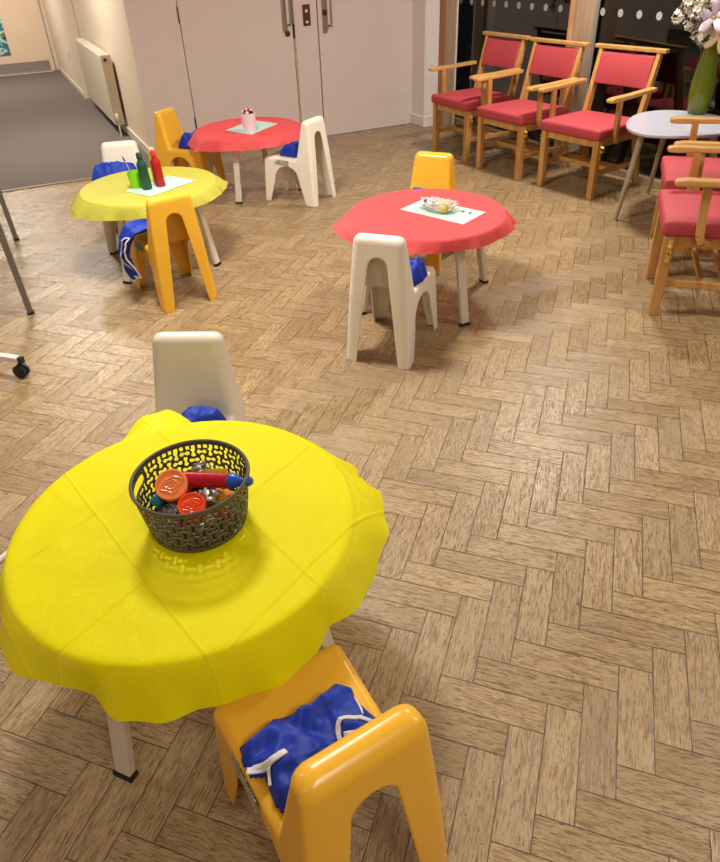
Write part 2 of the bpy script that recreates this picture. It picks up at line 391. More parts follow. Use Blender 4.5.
struct('window_2', bx(4.12, 4.126, -3.2, 4.37, .05, 2.25), m_nglass)
D = {o.name: o for o in bpy.data.objects}
for y in [4.803+.176*k for k in range(9)]+[4.336-.178*k for k in range(20)]:
    b_ = bmesh.new(); bmesh.ops.create_circle(b_, cap_ends=True, radius=.026, segments=24, matrix=Matrix.Translation((4.118, y, 1.078)) @ Matrix.Rotation(PI/2, 4, 'Y'))
    obj('frosted_dot', b_, m_dot, D['window_1' if y > 4.42 else 'window_2'])
struct('ground_outside', bx(4.2, 9, -4, 13.6, -.12, -.02), m_dark)
struct('wall_outside_backdrop', bx(7.5, 7.7, -4, 13.6, 0, 3.2), mat('grey_backdrop', (176, 168, 160), .9))  # added grey backdrop that lifts the tone of the dark glass
# radiator side wall, niche, corridor
struct('wall_right_corridor', bx(1.069, 1.2, 6.5, 10.2, 0, CEIL), m_wall2)
struct('wall_far_corridor', bx(.97, 1.2, 10.2, 13.5, 0, CEIL), m_wall2)
struct('wall_corner', bx(1.0685, 1.2, YD+.0005, 6.52, 0, CEIL), m_wall)
struct('baseboard_corridor', bx(.955, .97, 10.2, 13.4, 0.006, .075), m_skirt, .003)
struct('baseboard_side', bx(1.05, 1.0684, 6.44, 10.2, 0.006, .09), m_skirt, .004)
struct('wall_far', bx(-3.6, 1.0, 13.4, 13.5, 0, CEIL), m_wall2)
struct('door_4', bx(-.95, .86, 13.36, 13.4, .02, 2.1), mat('cream_door', (226, 200, 170), .5))
D['door_4'] = bpy.data.objects['door_4']
dpart('kick_plate', bx(-.93, .84, 13.352, 13.36, .035, .17), mat('kick_grey', (150, 136, 128), .4, metal=.3), 'door_4')
b_ = bx(-.35, .30, 13.35, 13.36, .29, 1.25)
def scenic():
    M = bpy.data.materials.new('garden_view_panel'); M.use_nodes = True; nt = M.node_tree; e = NT(nt); b = nt.nodes['Principled BSDF']
    tc = nt.nodes.new('ShaderNodeTexCoord'); n = nt.nodes.new('ShaderNodeTexNoise'); n.inputs['Scale'].default_value = 9; n.inputs['Detail'].default_value = 3
    nt.links.new(tc.outputs['Object'], n.inputs['Vector']); r = nt.nodes.new('ShaderNodeValToRGB'); nt.links.new(n.outputs['Fac'], r.inputs[0])
    cs = [(0, (30, 60, 50)), (.38, (60, 110, 60)), (.47, (60, 120, 150)), (.55, (190, 225, 235)), (.62, (110, 150, 60)), (.7, (40, 60, 70))]
    while len(r.color_ramp.elements) < len(cs): r.color_ramp.elements.new(.5)
    for el, (p, c) in zip(r.color_ramp.elements, cs): el.position = p; el.color = srgb(c)
    nt.links.new(r.outputs[0], b.inputs['Base Color']); b.inputs['Roughness'].default_value = .2; return M
dpart('vision_panel', b_, scenic(), 'door_4')
struct('trim_10', bx(.86, .905, 13.36, 13.4, 0.006, 2.15), m_wall2, .004)
struct('trim_11', bx(-.95, .86, 13.30, 13.33, .006, .016), mat('threshold_alu', (225, 222, 216), .35, metal=.2))
# light switch on corridor wall
sw = thing('wall_socket', 'small white socket plate on the cream wall beyond the radiator', 'socket', (.97, 11.1, .45))
obj('faceplate', bx(-.008, 0, -.05, .05, -.05, .05), m_white, sw, bevel=.002); obj('switch', bx(-.012, -.008, -.02, .02, -.02, .005), m_skirt, sw)

# ceiling lights (above the frame)
for k, (lx, ly, e_) in enumerate(LAMPS):
    if e_ <= 0: continue
    where = ['by the window wall', 'over the small tables', 'in the carpeted corridor', 'by the near window', 'behind the viewer', 'over the left side', 'at the rear left', '', 'at the far corridor end'][k]
    t = thing('ceiling_light', 'round flush ceiling light '+where, 'lamp', (lx, ly, CEIL), 0, 'round ceiling lights')
    b_ = bmesh.new(); lathe(b_, [(.19, 0), (.195, -.05), (.185, -.055), (.18, -.045), (.18, 0)], 40); obj('lamp_rim', b_, m_white, t, smooth=True)
    b_ = bmesh.new(); lathe(b_, [(.178, -.02), (.17, -.045), (0, -.052)], 40); obj('lamp_diffuser', b_, mat('lamp_glow', (255, 226, 190), .5, emit=2.0), t, smooth=True)

# ------------------------------------------------------------------ radiator
rad = thing('radiator', 'cream panel radiator fixed low on the wall beside the carpeted corridor', 'radiator', (0.95, 8.63, .115))
rb = bmesh.new(); box(rb, 0, .018, -.975, .975, 0, .63); box(rb, .075, .09, -.975, .975, .01, .63)
obj('front_panel', rb, mat('radiator_cream', (206, 194, 170), .4), rad, bevel=.006)
rb = bmesh.new()
for i in range(64): box(rb, .02, .072, -.96+i*.0305, -.956+i*.0305, .05, .6)
obj('convector_fins', rb, mat('radiator_cream', (0, 0, 0)), rad)
rb = bmesh.new()
for s in (0, .03, .06): box(rb, .008+s, .018+s, -.975, .975, .632, .64)
for i in range(53): box(rb, .004, .09, -.975+i*.0372, -.963+i*.0372, .632, .641)
obj('top_grille', rb, mat('radiator_grille', (214, 204, 186), .4), rad)
for s in (-1, 1): obj('side_panel', bx(-.001, .092, s*.975-.004, s*.975+.004, 0, .64), mat('radiator_side', (190, 176, 150), .4), rad, bevel=.002)
rb = bmesh.new(); lathe(rb, [(0, 0), (.016, 0), (.017, .012), (.012, .02), (0, .02)], 20, (.035, -.979, .60), (0, -1, 0)); obj('bleed_valve', rb, m_dmetal, rad, smooth=True)
rb = bmesh.new(); tube(rb, [(.03, -1.0, -.109), (.03, -1.0, .0), (.03, -1.0, .05), (.03, -.975, .06)], .009, 10)
obj('pipe', rb, m_white, rad, smooth=True)
rb = bmesh.new(); lathe(rb, [(0, 0), (.02, 0), (.022, .01), (.022, .045), (.015, .06), (0, .06)], 20, (.03, -1.0, .05)); obj('valve_cap', rb, mat('valve_cream', (220, 205, 175), .4), rad, smooth=True)
rb = bmesh.new(); tube(rb, [(.03, 1.0, -.109), (.03, 1.0, .05), (.03, -0+.975, .06)], .009, 10); obj('pipe', rb, m_white, rad, smooth=True)
for y in (-.7, .7): obj('bracket', bx(.09, .117, y-.02, y+.02, .1, .6), m_white, rad)

# ------------------------------------------------------------------ moulded child chair
def hull(pts):
    bm = bmesh.new(); vs = [bm.verts.new(p) for p in pts]; r = bmesh.ops.convex_hull(bm, input=vs)
    bmesh.ops.dissolve_limit(bm, angle_limit=.02, verts=bm.verts[:], edges=bm.edges[:]); return bm
def tmpobj(bm):
    me = bpy.data.meshes.new('tmp'); bmesh.ops.recalc_face_normals(bm, faces=bm.faces[:]); bm.to_mesh(me); bm.free()
    o = bpy.data.objects.new('tmp', me); COL.objects.link(o); return o
def chair_pts(inset, zb):
    i = inset
    A = []
    for y, z, hw in ((-.205+i, zb, .138-i), (.216-i, zb, .162-i), (-.190+i, .315-i, .128-i), (.196-i, .318-i, .146-i)):
        A += [(hw, y, z), (-hw, y, z)]
    B = []
    for y, z, hw in ((-.230+i, zb, .151-i), (-.10-i, zb, .150-i), (-.183+i, .573-i, .108-i), (-.128-i, .573-i, .108-i), (-.075-i, .31, .133-i), (-.207+i, .31, .130-i)):
        B += [(hw, y, z), (-hw, y, z)]
    return A, B
def build_chair_mesh():
    made = []
    A, B = chair_pts(0, -.03)
    oa, ob = tmpobj(hull(A)), tmpobj(hull(B))
    A, B = chair_pts(.0075, -.06)
    ia, ib = tmpobj(hull(A)), tmpobj(hull(B))
    for o, w_ in ((oa, .022), (ob, .028), (ia, .016), (ib, .022)):
        md = o.modifiers.new('b', 'BEVEL'); md.width = w_; md.segments = 4; md.limit_method = 'ANGLE'; md.angle_limit = math.radians(30)
    # cutters
    def arch(bw, tw, h, rz, n=10):
        pts = [(-bw, -.08), (-bw, 0)]
        for k in range(n+1):
            a = PI - PI*k/n
            pts.append((tw*math.cos(a), h-rz+rz*math.sin(a)))
        pts += [(bw, 0), (bw, -.08)]
        return pts
    rear = tmpobj(prism(arch(.097, .043, .487, .045), -.4, -.158, f=lambda x, y, z: (x, z, y)))
    front = tmpobj(prism(arch(.105, .072, .235, .06), .12, .4, f=lambda x, y, z: (x, z, y)))
    side = tmpobj(prism([(y+.004, z) for y, z in arch(.155, .105, .262, .105)], -.4, .4, f=lambda x, y, z: (z, x, y)))
    floorc = tmpobj(bx(-.5, .5, -.5, .5, -.3, 0))
    md = oa.modifiers.new('u', 'BOOLEAN'); md.operation = 'UNION'; md.object = ob; md.solver = 'EXACT'
    for c in (ia, ib, rear, front, side, floorc):
        md = oa.modifiers.new('d', 'BOOLEAN'); md.operation = 'DIFFERENCE'; md.object = c; md.solver = 'EXACT'
    md = oa.modifiers.new('r', 'REMESH'); md.mode = 'VOXEL'; md.voxel_size = .0034
    md = oa.modifiers.new('s', 'SMOOTH'); md.factor = .5; md.iterations = 5
    dg = bpy.context.evaluated_depsgraph_get(); dg.update()
    me = bpy.data.meshes.new_from_object(oa.evaluated_get(dg))
    for o in (oa, ob, ia, ib, rear, front, side, floorc): bpy.data.objects.remove(o, do_unlink=True)
    bm = bmesh.new(); bm.from_mesh(me); out = {}
    def cls(c):
        if c.z < .20: return 'leg%d%d' % (c.x > 0, c.y > 0)
        if c.y < -.085-.15*max(0, c.z-.31): return 'backrest'
        return 'seat'
    tags = [cls(f.calc_center_median()) for f in bm.faces]
    bm.free()
    for key in sorted(set(tags)):
        b2 = bmesh.new(); b2.from_mesh(me); b2.faces.ensure_lookup_table()
        bmesh.ops.delete(b2, geom=[f for f, t in zip(b2.faces, tags) if t != key], context='FACES')
        m2 = bpy.data.meshes.new(key[:3] if key.startswith('leg') else key); b2.to_mesh(m2); b2.free()
        m2.polygons.foreach_set('use_smooth', [True]*len(m2.polygons)); out[key] = m2
    return out
CH = build_chair_mesh()
def sticker_mat():
    M = bpy.data.materials.new('printed_sticker'); M.use_nodes = True; nt = M.node_tree; e = NT(nt); b = nt.nodes['Principled BSDF']
    tc = nt.nodes.new('ShaderNodeTexCoord'); sp = nt.nodes.new('ShaderNodeSeparateXYZ'); nt.links.new(tc.outputs['Object'], sp.inputs[0])
    ln = e.m('GREATER_THAN', e.m('SINE', e.m('MULTIPLY', sp.outputs[2], 900.0)), 0.2)
    wd = e.m('GREATER_THAN', e.noise(e.xyz(e.m('MULTIPLY', sp.outputs[1], 160.0), e.m('MULTIPLY', sp.outputs[2], 30.0), 0.0), 1, 1), .47)
    c = e.mixc(e.m('MULTIPLY', ln, wd), srgb((176, 172, 150)), srgb((70, 66, 60)))
    nt.links.new(c, b.inputs['Base Color']); b.inputs['Roughness'].default_value = .4; return M
m_stick = sticker_mat()
def make_chair(label, m_, loc, rz, group):
    t = thing('child_chair', label, 'chair', loc, rz, group)
    for key in ('seat', 'backrest', 'leg00', 'leg01', 'leg10', 'leg11'):
        me = CH[key].copy(); obj('leg' if key.startswith('leg') else key, me, m_, t)
    b_ = bmesh.new(); hexa(b_, [(-.1430, .10, .272), (-.1385, .10, .302), (-.1385, -.02, .302), (-.1430, -.02, .272)], [(-.1450, .10, .272), (-.1405, .10, .302), (-.1405, -.02, .302), (-.1450, -.02, .272)])
    s = obj('sticker', b_, m_stick, t); s.location = (.0, 0, 0)
    return t
R = math.radians
GY, GC = 'yellow moulded child chairs', 'cream moulded child chairs'
yc = make_chair('yellow plastic child chair in the foreground seen from behind, tucked at the big yellow table', m_yellowp, (.197, .660, 0), R(5), GY)
wc = make_chair('cream plastic child chair beyond the big yellow table, only its tall backrest showing', m_creamp, (.232, 1.775, 0), R(-29-180), GC)
dup(yc, '', 'yellow child chair in front of the small yellow table, apron trailing off its left', (.564, 3.536, 0), R(8))
dup(yc, '', 'yellow plastic child chair behind the front red table, mostly hidden by the cloth', (1.955, 3.235, 0), R(130))
dup(yc, '', 'yellow child chair left of the far red table, beside the white wall', (1.17, 5.465, 0), R(-46-90))
dup(wc, '', 'cream plastic child chair in front of the front red table, seen from behind', (1.324, 2.450, 0), R(-47.3))
dup(wc, '', 'cream plastic child chair standing right of the far red table, by the doors', (1.783, 4.725, 0), R(33))
dup(wc, '', 'cream plastic child chair behind the small yellow table next to the carpet edge', (.535, 4.55, 0), R(165))

# ------------------------------------------------------------------ round tables with covers
def cover(bm, R0, zt, hem, seed, ripple=.006, freq=11):
    rnd = random.Random(seed); N = 288; ph = [rnd.uniform(0, 6.28) for _ in range(5)]
    radii = [.02, .06, .11, .16, .21, .26, .30, .335, R0-.02, R0-.008, R0, R0+.004]
    rings = []
    for ri, r in enumerate(radii):
        ring = []
        for k in range(N):
            a = 2*PI*k/N
            z = zt+.0012+.0009*math.sin(3*a+ph[0])*(r/R0)
            if ri == len(radii)-2: z = zt-.001
            if ri == len(radii)-1: z = zt-.007
            ring.append(bm.verts.new((r*math.cos(a), r*math.sin(a), z)))
        rings.append(ring)
    H = 12
    for h in range(1, H+1):
        t = h/H; ring = []
        for k in range(N):
            a = 2*PI*k/N; r, z = interp(hem, math.degrees(a))
            r1, z1 = R0+.004, zt-.007
            rip = ripple*t**1.3*(math.sin(freq*a+ph[1]+1.2*math.sin(2*a+ph[3]))+.6*math.sin(2.3*freq*a+ph[2]))
            rr = r1+(r-r1)*t**.85+rip; zz = z1+(z-z1)*t**1.08 + .35*rip*t
            ring.append(bm.verts.new((max(rr, R0+.001)*math.cos(a), max(rr, R0+.001)*math.sin(a), zz)))
        rings.append(ring)
    c = bm.verts.new((0, 0, zt+.0012))
    for k in range(N): bm.faces.new((c, rings[0][k], rings[0][(k+1)%N]))
    for A, B in zip(rings, rings[1:]):
        for k in range(N): bm.faces.new((A[k], B[k], B[(k+1)%N], A[(k+1)%N]))
def table(label, clabel, c, leg0, R0, zt, hem, m_, seed, gname):
    t = thing('round_table', label, 'table', (c[0], c[1], 0), 0, 'low round activity tables')
    b_ = bmesh.new(); lathe(b_, [(0, zt-.024), (R0-.012, zt-.024), (R0-.008, zt-.02), (R0-.008, zt-.006), (R0-.013, zt), (0, zt)], 72); obj('tabletop', b_, m_top, t, smooth=True)
    b_ = bmesh.new(); lathe(b_, [(.29, zt-.06), (.30, zt-.06), (.30, zt-.0245), (.29, zt-.0245), (.29, zt-.06)], 48); obj('apron_rail', b_, m_legm, t, smooth=True)
    for k in range(4):
        a = R(leg0+90*k); ca, sa = math.cos(a), math.sin(a)
        b_ = bmesh.new(); beam(b_, (.368*ca, .368*sa, .012), (.285*ca, .285*sa, zt-.026), .044, .022, side=(-sa, ca, 0))
        l = obj('leg', b_, m_legm, t, bevel=.004)
        b_ = bmesh.new(); beam(b_, (.3702*ca, .3702*sa, 0), (.3685*ca, .3685*sa, .0115), .052, .025, side=(-sa, ca, 0)); obj('foot_cap', b_, m_rubber, l)
    b_ = bmesh.new(); cover(b_, R0, zt, hem, seed)
    cl = obj('tablecloth', b_, m_, None, smooth='all'); cl.location = (c[0], c[1], 0); tag(cl, clabel, 'tablecloth', gname)
    return t
hem_near = [(176, .418, .40), (168, .408, .40), (-160, .44, .382), (-150, .42, .38), (-138, .402, .378), (-132, .408, .372), (-124, .43, .358), (-112, .428, .358), (-103, .424, .362), (-93, .43, .362), (-82, .432, .36), (-70, .432, .368), (-61, .42, .374), (-52, .436, .374), (-38, .452, .378), (-22, .462, .392), (-9, .476, .408), (0, .450, .40), (14, .45, .388), (40, .445, .38), (60, .43, .39), (74, .445, .42), (82, .485, .452), (91, .482, .448), (104, .445, .41), (118, .43, .39), (138, .412, .40), (155, .405, .405)]
hem_red1 = [(158, .475, .405), (170, .45, .40), (-170, .425, .388), (-150, .41, .392), (-131, .408, .398), (-114, .40, .398), (-101, .398, .400), (-85, .402, .396), (-71, .405, .398), (-54, .412, .396), (-40, .43, .398), (-28, .438, .392), (-15, .43, .39), (0, .44, .39), (30, .445, .385), (60, .44, .38), (90, .45, .38), (120, .44, .385), (142, .43, .39)]
hem_y2 = [(180, .45, .385), (-165, .46, .375), (-150, .44, .378), (-125, .415, .385), (-95, .41, .392), (-70, .415, .395), (-45, .418, .40), (-25, .43, .402), (-12, .44, .405), (0, .44, .40), (30, .44, .39), (60, .44, .39), (90, .44, .385), (130, .44, .385), (160, .44, .385)]
hem_red2 = [(180, .45, .37), (-165, .455, .37), (-145, .425, .378), (-120, .415, .386), (-90, .415, .388), (-60, .42, .39), (-30, .43, .395), (0, .45, .41), (20, .44, .40), (60, .43, .39), (100, .43, .39), (140, .43, .38)]
NT_C = (.111, 1.222)
table('low round table nearest the viewer, under the big yellow cloth', 'bright yellow crinkled disposable cloth over the large foreground table', NT_C, 220.5, .387, .463, hem_near, m_ycloth, 1, 'disposable table covers')
table('low round table on cream legs under the front red cloth, mid room', 'red disposable cloth over the round table in the middle of the floor', (1.70, 2.79), 0, .383, .452, hem_red1, m_rcloth, 2, 'disposable table covers')
table('low round table with splayed legs under the paint bottles', 'pale yellow disposable cloth on the smaller table holding the paint bottles', (.612, 4.055), -46, .383, .452, hem_y2, m_ycloth2, 3, 'disposable table covers')
table('low round table furthest back, in front of the white doors', 'red disposable cloth on the farthest table in front of the doors', (1.565, 5.14), 233, .383, .452, hem_red2, m_rcloth, 4, 'disposable table covers')

# ------------------------------------------------------------------ adult armchairs
def make_armchair(label, loc, rz, group):
    t = thing('armchair', label, 'chair', loc, rz, group)   # local: faces +y, front legs at y=0
    hw = .225
    for s in (-1, 1):
        b_ = bmesh.new(); beam(b_, (s*hw, -.02, 0), (s*hw, -.02, .40), .042, .044, .046, .05); obj('front_leg', b_, m_beech, t, bevel=.004)
        b_ = bmesh.new(); beam(b_, (s*hw, -.545, 0), (s*hw, -.43, .42), .034, .04, .036, .056); beam(b_, (s*hw, -.432, .40), (s*hw*1.03, -.545, .885), .036, .058, .03, .036)
        obj('rear_leg', b_, m_beech, t, bevel=.004)
        # arm: flat rounded bar, post curving out of the side rail
        b_ = bmesh.new(); pr = [(.012, .642), (.020, .652), (.014, .666), (-.03, .672), (-.20, .672), (-.46, .682), (-.46, .655), (-.20, .645), (-.03, .640)]
        a_ = [b_.verts.new((s*(hw+.062)-.026, y, z)) for y, z in pr]; c_ = [b_.verts.new((s*(hw+.062)+.026, y, z)) for y, z in pr]
        b_.faces.new(a_); b_.faces.new(c_[::-1])
        for i in range(len(pr)): b_.faces.new((a_[i], c_[i], c_[(i+1)%len(pr)], a_[(i+1)%len(pr)]))
        obj('armrest', b_, m_beech_arm, t, bevel=.008, seg=3)
        b_ = bmesh.new(); xs = s*(hw+.05)
        P = [(xs-s*.016, -.175, .372), (xs-s*.002, -.15, .385), (xs, -.132, .42), (xs, -.125, .50), (xs, -.118, .645)]
        for p, q in zip(P, P[1:]): beam(b_, p, Vector(q)+(Vector(q)-Vector(p))*.04, .026, .036)
        obj('arm_post', b_, m_beech, t, bevel=.003)
        b_ = bmesh.new(); beam(b_, (s*hw, -.04, .375), (s*hw, -.44, .375), .024, .05); obj('side_rail', b_, m_beech, t, bevel=.002)
        b_ = bmesh.new(); beam(b_, (s*hw, -.04, .17), (s*hw, -.495, .17), .02, .032); obj('stretcher', b_, m_beech, t, bevel=.002)
        b_ = bmesh.new(); x = s*(hw+.0235)
        box(b_, min(x, x+s*.003), max(x, x+s*.003), -.036, -.014, .275, .385)
        tube(b_, [(x+s*.003, -.025, .325), (x+s*.02, -.025, .33), (x+s*.02, -.025, .352), (x+s*.003, -.025, .357)], .011, 10)
        for z in (.285, .372): lathe(b_, [(0, .004), (.005, .003), (.006, 0)], 10, (x+s*.003, -.025, z), (s, 0, 0))
        obj('linking_bracket', b_, m_brass, t, smooth=True)
    b_ = bmesh.new(); beam(b_, (-hw, -.02, .375), (hw, -.02, .375), .05, .024, side=(0, 0, 1)); obj('front_rail', b_, m_beech, t, bevel=.002)
    b_ = bmesh.new(); beam(b_, (-hw, -.43, .375), (hw, -.43, .375), .05, .024, side=(0, 0, 1)); obj('rear_rail', b_, m_beech, t, bevel=.002)
    for y in (-.20, -.30):
        b_ = bmesh.new(); beam(b_, (-hw, y, .17), (hw, y, .17), .03, .018, side=(0, 0, 1)); obj('cross_stretcher', b_, m_beech, t, bevel=.002)
    # cushion
    b_ = bmesh.new(); NX, NY = 14, 12; x0, x1, y0, y1 = -.255, .255, -.465, .022
    def zt(i, j): 
        u, v = i/NX*2-1, j/NY*2-1
        return .468+.018*(1-u**4)*(1-v**4)
    top = [[b_.verts.new((x0+(x1-x0)*i/NX, y0+(y1-y0)*j/NY, zt(i, j))) for j in range(NY+1)] for i in range(NX+1)]
    bot = [[b_.verts.new((x0+(x1-x0)*i/NX, y0+(y1-y0)*j/NY, .401)) for j in range(NY+1)] for i in range(NX+1)]
    for i in range(NX):
        for j in range(NY):
            b_.faces.new((top[i][j], top[i+1][j], top[i+1][j+1], top[i][j+1])); b_.faces.new((bot[i][j], bot[i][j+1], bot[i+1][j+1], bot[i+1][j]))
    for i in range(NX):
        for j in (0, NY): b_.faces.new((top[i][j], bot[i][j], bot[i+1][j], top[i+1][j]))
    for j in range(NY):
        for i in (0, NX): b_.faces.new((top[i][j], top[i][j+1], bot[i][j+1], bot[i][j]))
    o = obj('seat_cushion', b_, m_red, t, smooth='all', bevel=.014, seg=3)
    # backrest panel between the posts, front of them
    def yb(z): return -.432-.113*(z-.40)/.485
    b_ = bmesh.new(); zs = [.655+i*.025 for i in range(9)]
    fr, bk = [], []
    for z in zs:
        bul = .014*(1-((z-.755)/.11)**2)
        fr.append([b_.verts.new((x, yb(z)+.028+bul*(1-(x/.23)**4)-.02*(1-(x/.23)**2), z)) for x in [-.213+.0532*k for k in range(9)]])
        bk.append([b_.verts.new((x, yb(z)-.012-.02*(1-(x/.23)**2), z)) for x in [-.213+.0532*k for k in range(9)]])
    for G in (fr, bk):
        for i in range(8):
            for k in range(8): b_.faces.new((G[i][k], G[i][k+1], G[i+1][k+1], G[i+1][k]))
    for i in range(8):
        for k in (0, 8): b_.faces.new((fr[i][k], fr[i+1][k], bk[i+1][k], bk[i][k]))
    for k in range(8):
        for i in (0, 8): b_.faces.new((fr[i][k], bk[i][k], bk[i][k+1], fr[i][k+1]))
    obj('backrest', b_, m_red, t, smooth=True, bevel=.006)
    b_ = bmesh.new(); beam(b_, (-.285, -.542, .888), (.285, -.542, .888), .026, .046, side=(0, 0, 1)); obj('top_rail', b_, m_beech_arm, t, bevel=.005)
    for s in (-1, 1):
        b_ = bmesh.new()
        for z in (.80, .70): lathe(b_, [(0, .006), (.006, .004), (.007, 0)], 12, (s*(hw+.022), yb(z)-.004, z), (s, 0, 0))
        obj('bolt', b_, m_metal, t, smooth=True)
    return t
GA = 'red wooden armchairs'
ac = make_armchair('red upholstered beech armchair furthest left in the row along the dark window', (3.32, 5.105, 0), R(93), GA)
dup(ac, '', 'red upholstered beech armchair in the middle of the three along the window', (3.34, 4.44, 0), R(96))
dup(ac, '', 'red upholstered beech armchair right of the row of three, beside the vase table', (3.455, 3.786, 0), R(100))
dup(ac, '', 'red upholstered armchair cut by the right edge, nearest with brass bracket on its front leg', (2.695, 2.235, 0), R(46))
dup(ac, '', 'red upholstered armchair between the vase table and the nearest right-hand armchair', (3.185, 2.685, 0), R(45))

# ------------------------------------------------------------------ vase table
vt = thing('side_table', 'pale grey rounded side table on splayed legs by the window', 'table', (3.66, 3.10, 0))
P0 = [(3.423, 3.275), (3.327, 3.136), (3.317, 3.007), (3.385, 2.921), (3.497, 2.842), (3.663, 2.776), (3.85, 2.775), (3.99, 2.87), (4.055, 3.06), (4.05, 3.24), (3.992, 3.36), (3.93, 3.43), (3.813, 3.473), (3.63, 3.433)]
pts = [(x-3.66, y-3.10) for x, y in P0]
for _ in range(3):
    pts = [q for a_, b_ in zip(pts, pts[1:]+pts[:1]) for q in ((a_[0]*.75+b_[0]*.25, a_[1]*.75+b_[1]*.25), (a_[0]*.25+b_[0]*.75, a_[1]*.25+b_[1]*.75))]
obj('tabletop', prism(pts, .545, .565), m_lav, vt, bevel=.007, seg=3)
m_sleg = mat('taupe_leg', (158, 142, 116), .4)
for fx, fy in ((-.306, .054), (.285, .355), (.22, -.27)):
    b_ = bmesh.new(); k_ = .22/math.hypot(fx, fy)
    tube(b_, [(fx, fy, 0), (fx*k_, fy*k_, .544)], [.013, .021], 16); obj('leg', b_, m_sleg, vt, smooth=True)
vb = bmesh.new(); VX, VY, VZ = 3.995, 3.235, .565
lathe(vb, [(0, 0), (.052, 0), (.058, .01), (.066, .06), (.071, .12), (.070, .18), (.062, .25), (.050, .32), (.043, .37), (.044, .395), (.052, .42), (.056, .43), (.050, .43), (.040, .395), (.038, .37), (.045, .32), (.057, .25), (.064, .18), (.064, .12), (.058, .06), (.05, .02), (0, .02)], 72, ribs=24, rib=.018)
vm = bpy.data.materials.new('green_ribbed_glass'); vm.use_nodes = True; q_ = vm.node_tree.nodes['Principled BSDF']
q_.inputs['Base Color'].default_value = srgb((110, 124, 18)); q_.inputs['Roughness'].default_value = .18; q_.inputs['Transmission Weight'].default_value = .35; q_.inputs['Coat Weight'].default_value = .4
vo = obj('flower_vase', vb, vm, None, smooth='all', loc=(VX, VY, VZ)); tag(vo, 'tall ribbed green glass vase standing on the pale side table', 'vase')
def petal(bm, c, d, up, L_, W_, curl=.25, n=6):
    c, d, up = Vector(c), Vector(d).normalized(), Vector(up).normalized(); s = d.cross(up).normalized(); rows = []
    for i in range(n+1):
        t = i/n; wd = W_*math.sin(PI*min(1, .12+t*.88))**.55*(.5+.5*t) if t < 1 else W_*.35
        p = c+d*L_*t+up*(L_*curl*math.sin(t*1.7))
        rows.append([bm.verts.new(p+s*wd*k/2-up*abs(k)*.12*wd*-1) for k in (-1, 0, 1)])
    for a_, b_ in zip(rows, rows[1:]):
        for k in range(2): bm.faces.new((a_[k], a_[k+1], b_[k+1], b_[k]))
m_stem = mat('leaf_stem', (86, 96, 44), .6)
def flower(name, label, pos, face, npet, L_, W_, mp, group=None):
    t = thing(name, label, 'flower', (VX, VY, VZ+.40), 0, group)
    pos, face = Vector(pos), Vector(face).normalized(); s = face.cross(Vector((0, 0, 1))).normalized(); u = s.cross(face)
    for k in range(npet):
        a = 2*PI*k/npet+.3; d = s*math.cos(a)+u*math.sin(a)
        b_ = bmesh.new(); petal(b_, pos+d*.006, d, face, L_, W_)
        o = obj('petal', b_, mp, t, smooth='all'); md = o.modifiers.new('s', 'SOLIDIFY'); md.thickness = .001
    b_ = bmesh.new(); lathe(b_, [(0, .012), (.008, .01), (.010, .002), (0, 0)], 12, pos, face); obj('flower_centre', b_, mat('stamen', (196, 170, 90), .8), t, smooth=True)
    b_ = bmesh.new(); tube(b_, [(pos.x*.1, pos.y*.1, -.30), (pos.x*.25, pos.y*.25, 0), (pos.x*.8, pos.y*.8, pos.z*.6), pos-face*.004], .0022, 6); obj('stem', b_, m_stem, t, smooth=True)
    return t
m_lil = mat('lilac_petal', (206, 190, 202), .6); m_peach = mat('peach_petal', (214, 186, 150), .6); m_wht = mat('white_petal', (222, 214, 200), .7)
toC = Vector((-VX, -VY, .45)).normalized()
def cp(r_, z_, f_=0):   # offset: to the viewer's right, up, towards the room
    return Vector((.896*r_-.4*f_, -.443*r_-.8*f_, z_))
flower('lilac_flower', 'large lilac five-petalled artificial flower at the top right of the vase', cp(-.05, .15, .06), toC+Vector((0, 0, .2)), 5, .10, .066, m_lil)
flower('peach_flower', 'large peach artificial flower below the lilac one at the right edge', cp(.01, .055, .07), toC, 6, .095, .05, m_peach)
flower('cream_flower', 'cream artificial bloom cut off by the top right corner', cp(.0, .27, .0), toC, 6, .08, .045, m_peach)
def spray(label, pos, seed, n=22, rad=.052):
    rnd = random.Random(seed); t = thing('blossom_spray', label, 'flower', (VX, VY, VZ+.40), 0, 'white blossom sprays')
    pos = Vector(pos); bl = bmesh.new()
    for i in range(n):
        v = Vector((rnd.gauss(0, 1), rnd.gauss(0, 1), rnd.gauss(0, 1))).normalized(); c = pos+v*rad*rnd.uniform(.55, 1)
        s = v.orthogonal().normalized(); u = v.cross(s)
        for k in range(5):
            a = 2*PI*k/5+rnd.random(); petal(bl, c, s*math.cos(a)+u*math.sin(a), v, .019, .016, .4, 3)
    obj('blossom', bl, m_wht, t, smooth='all')
    lf = bmesh.new()
    for i in range(7):
        v = Vector((rnd.gauss(0, 1), rnd.gauss(0, 1), rnd.gauss(0, 1))).normalized(); petal(lf, pos+v*.012, v, v.orthogonal(), rad*1.15, .012, .2, 4)
    obj('leaf', lf, mat('dusty_leaf', (120, 116, 76), .7), t, smooth='all')
    b_ = bmesh.new(); tube(b_, [(pos.x*.08, pos.y*.08, -.28), (pos.x*.3, pos.y*.3, .01), pos], .002, 6); obj('stem', b_, m_stem, t, smooth=True)
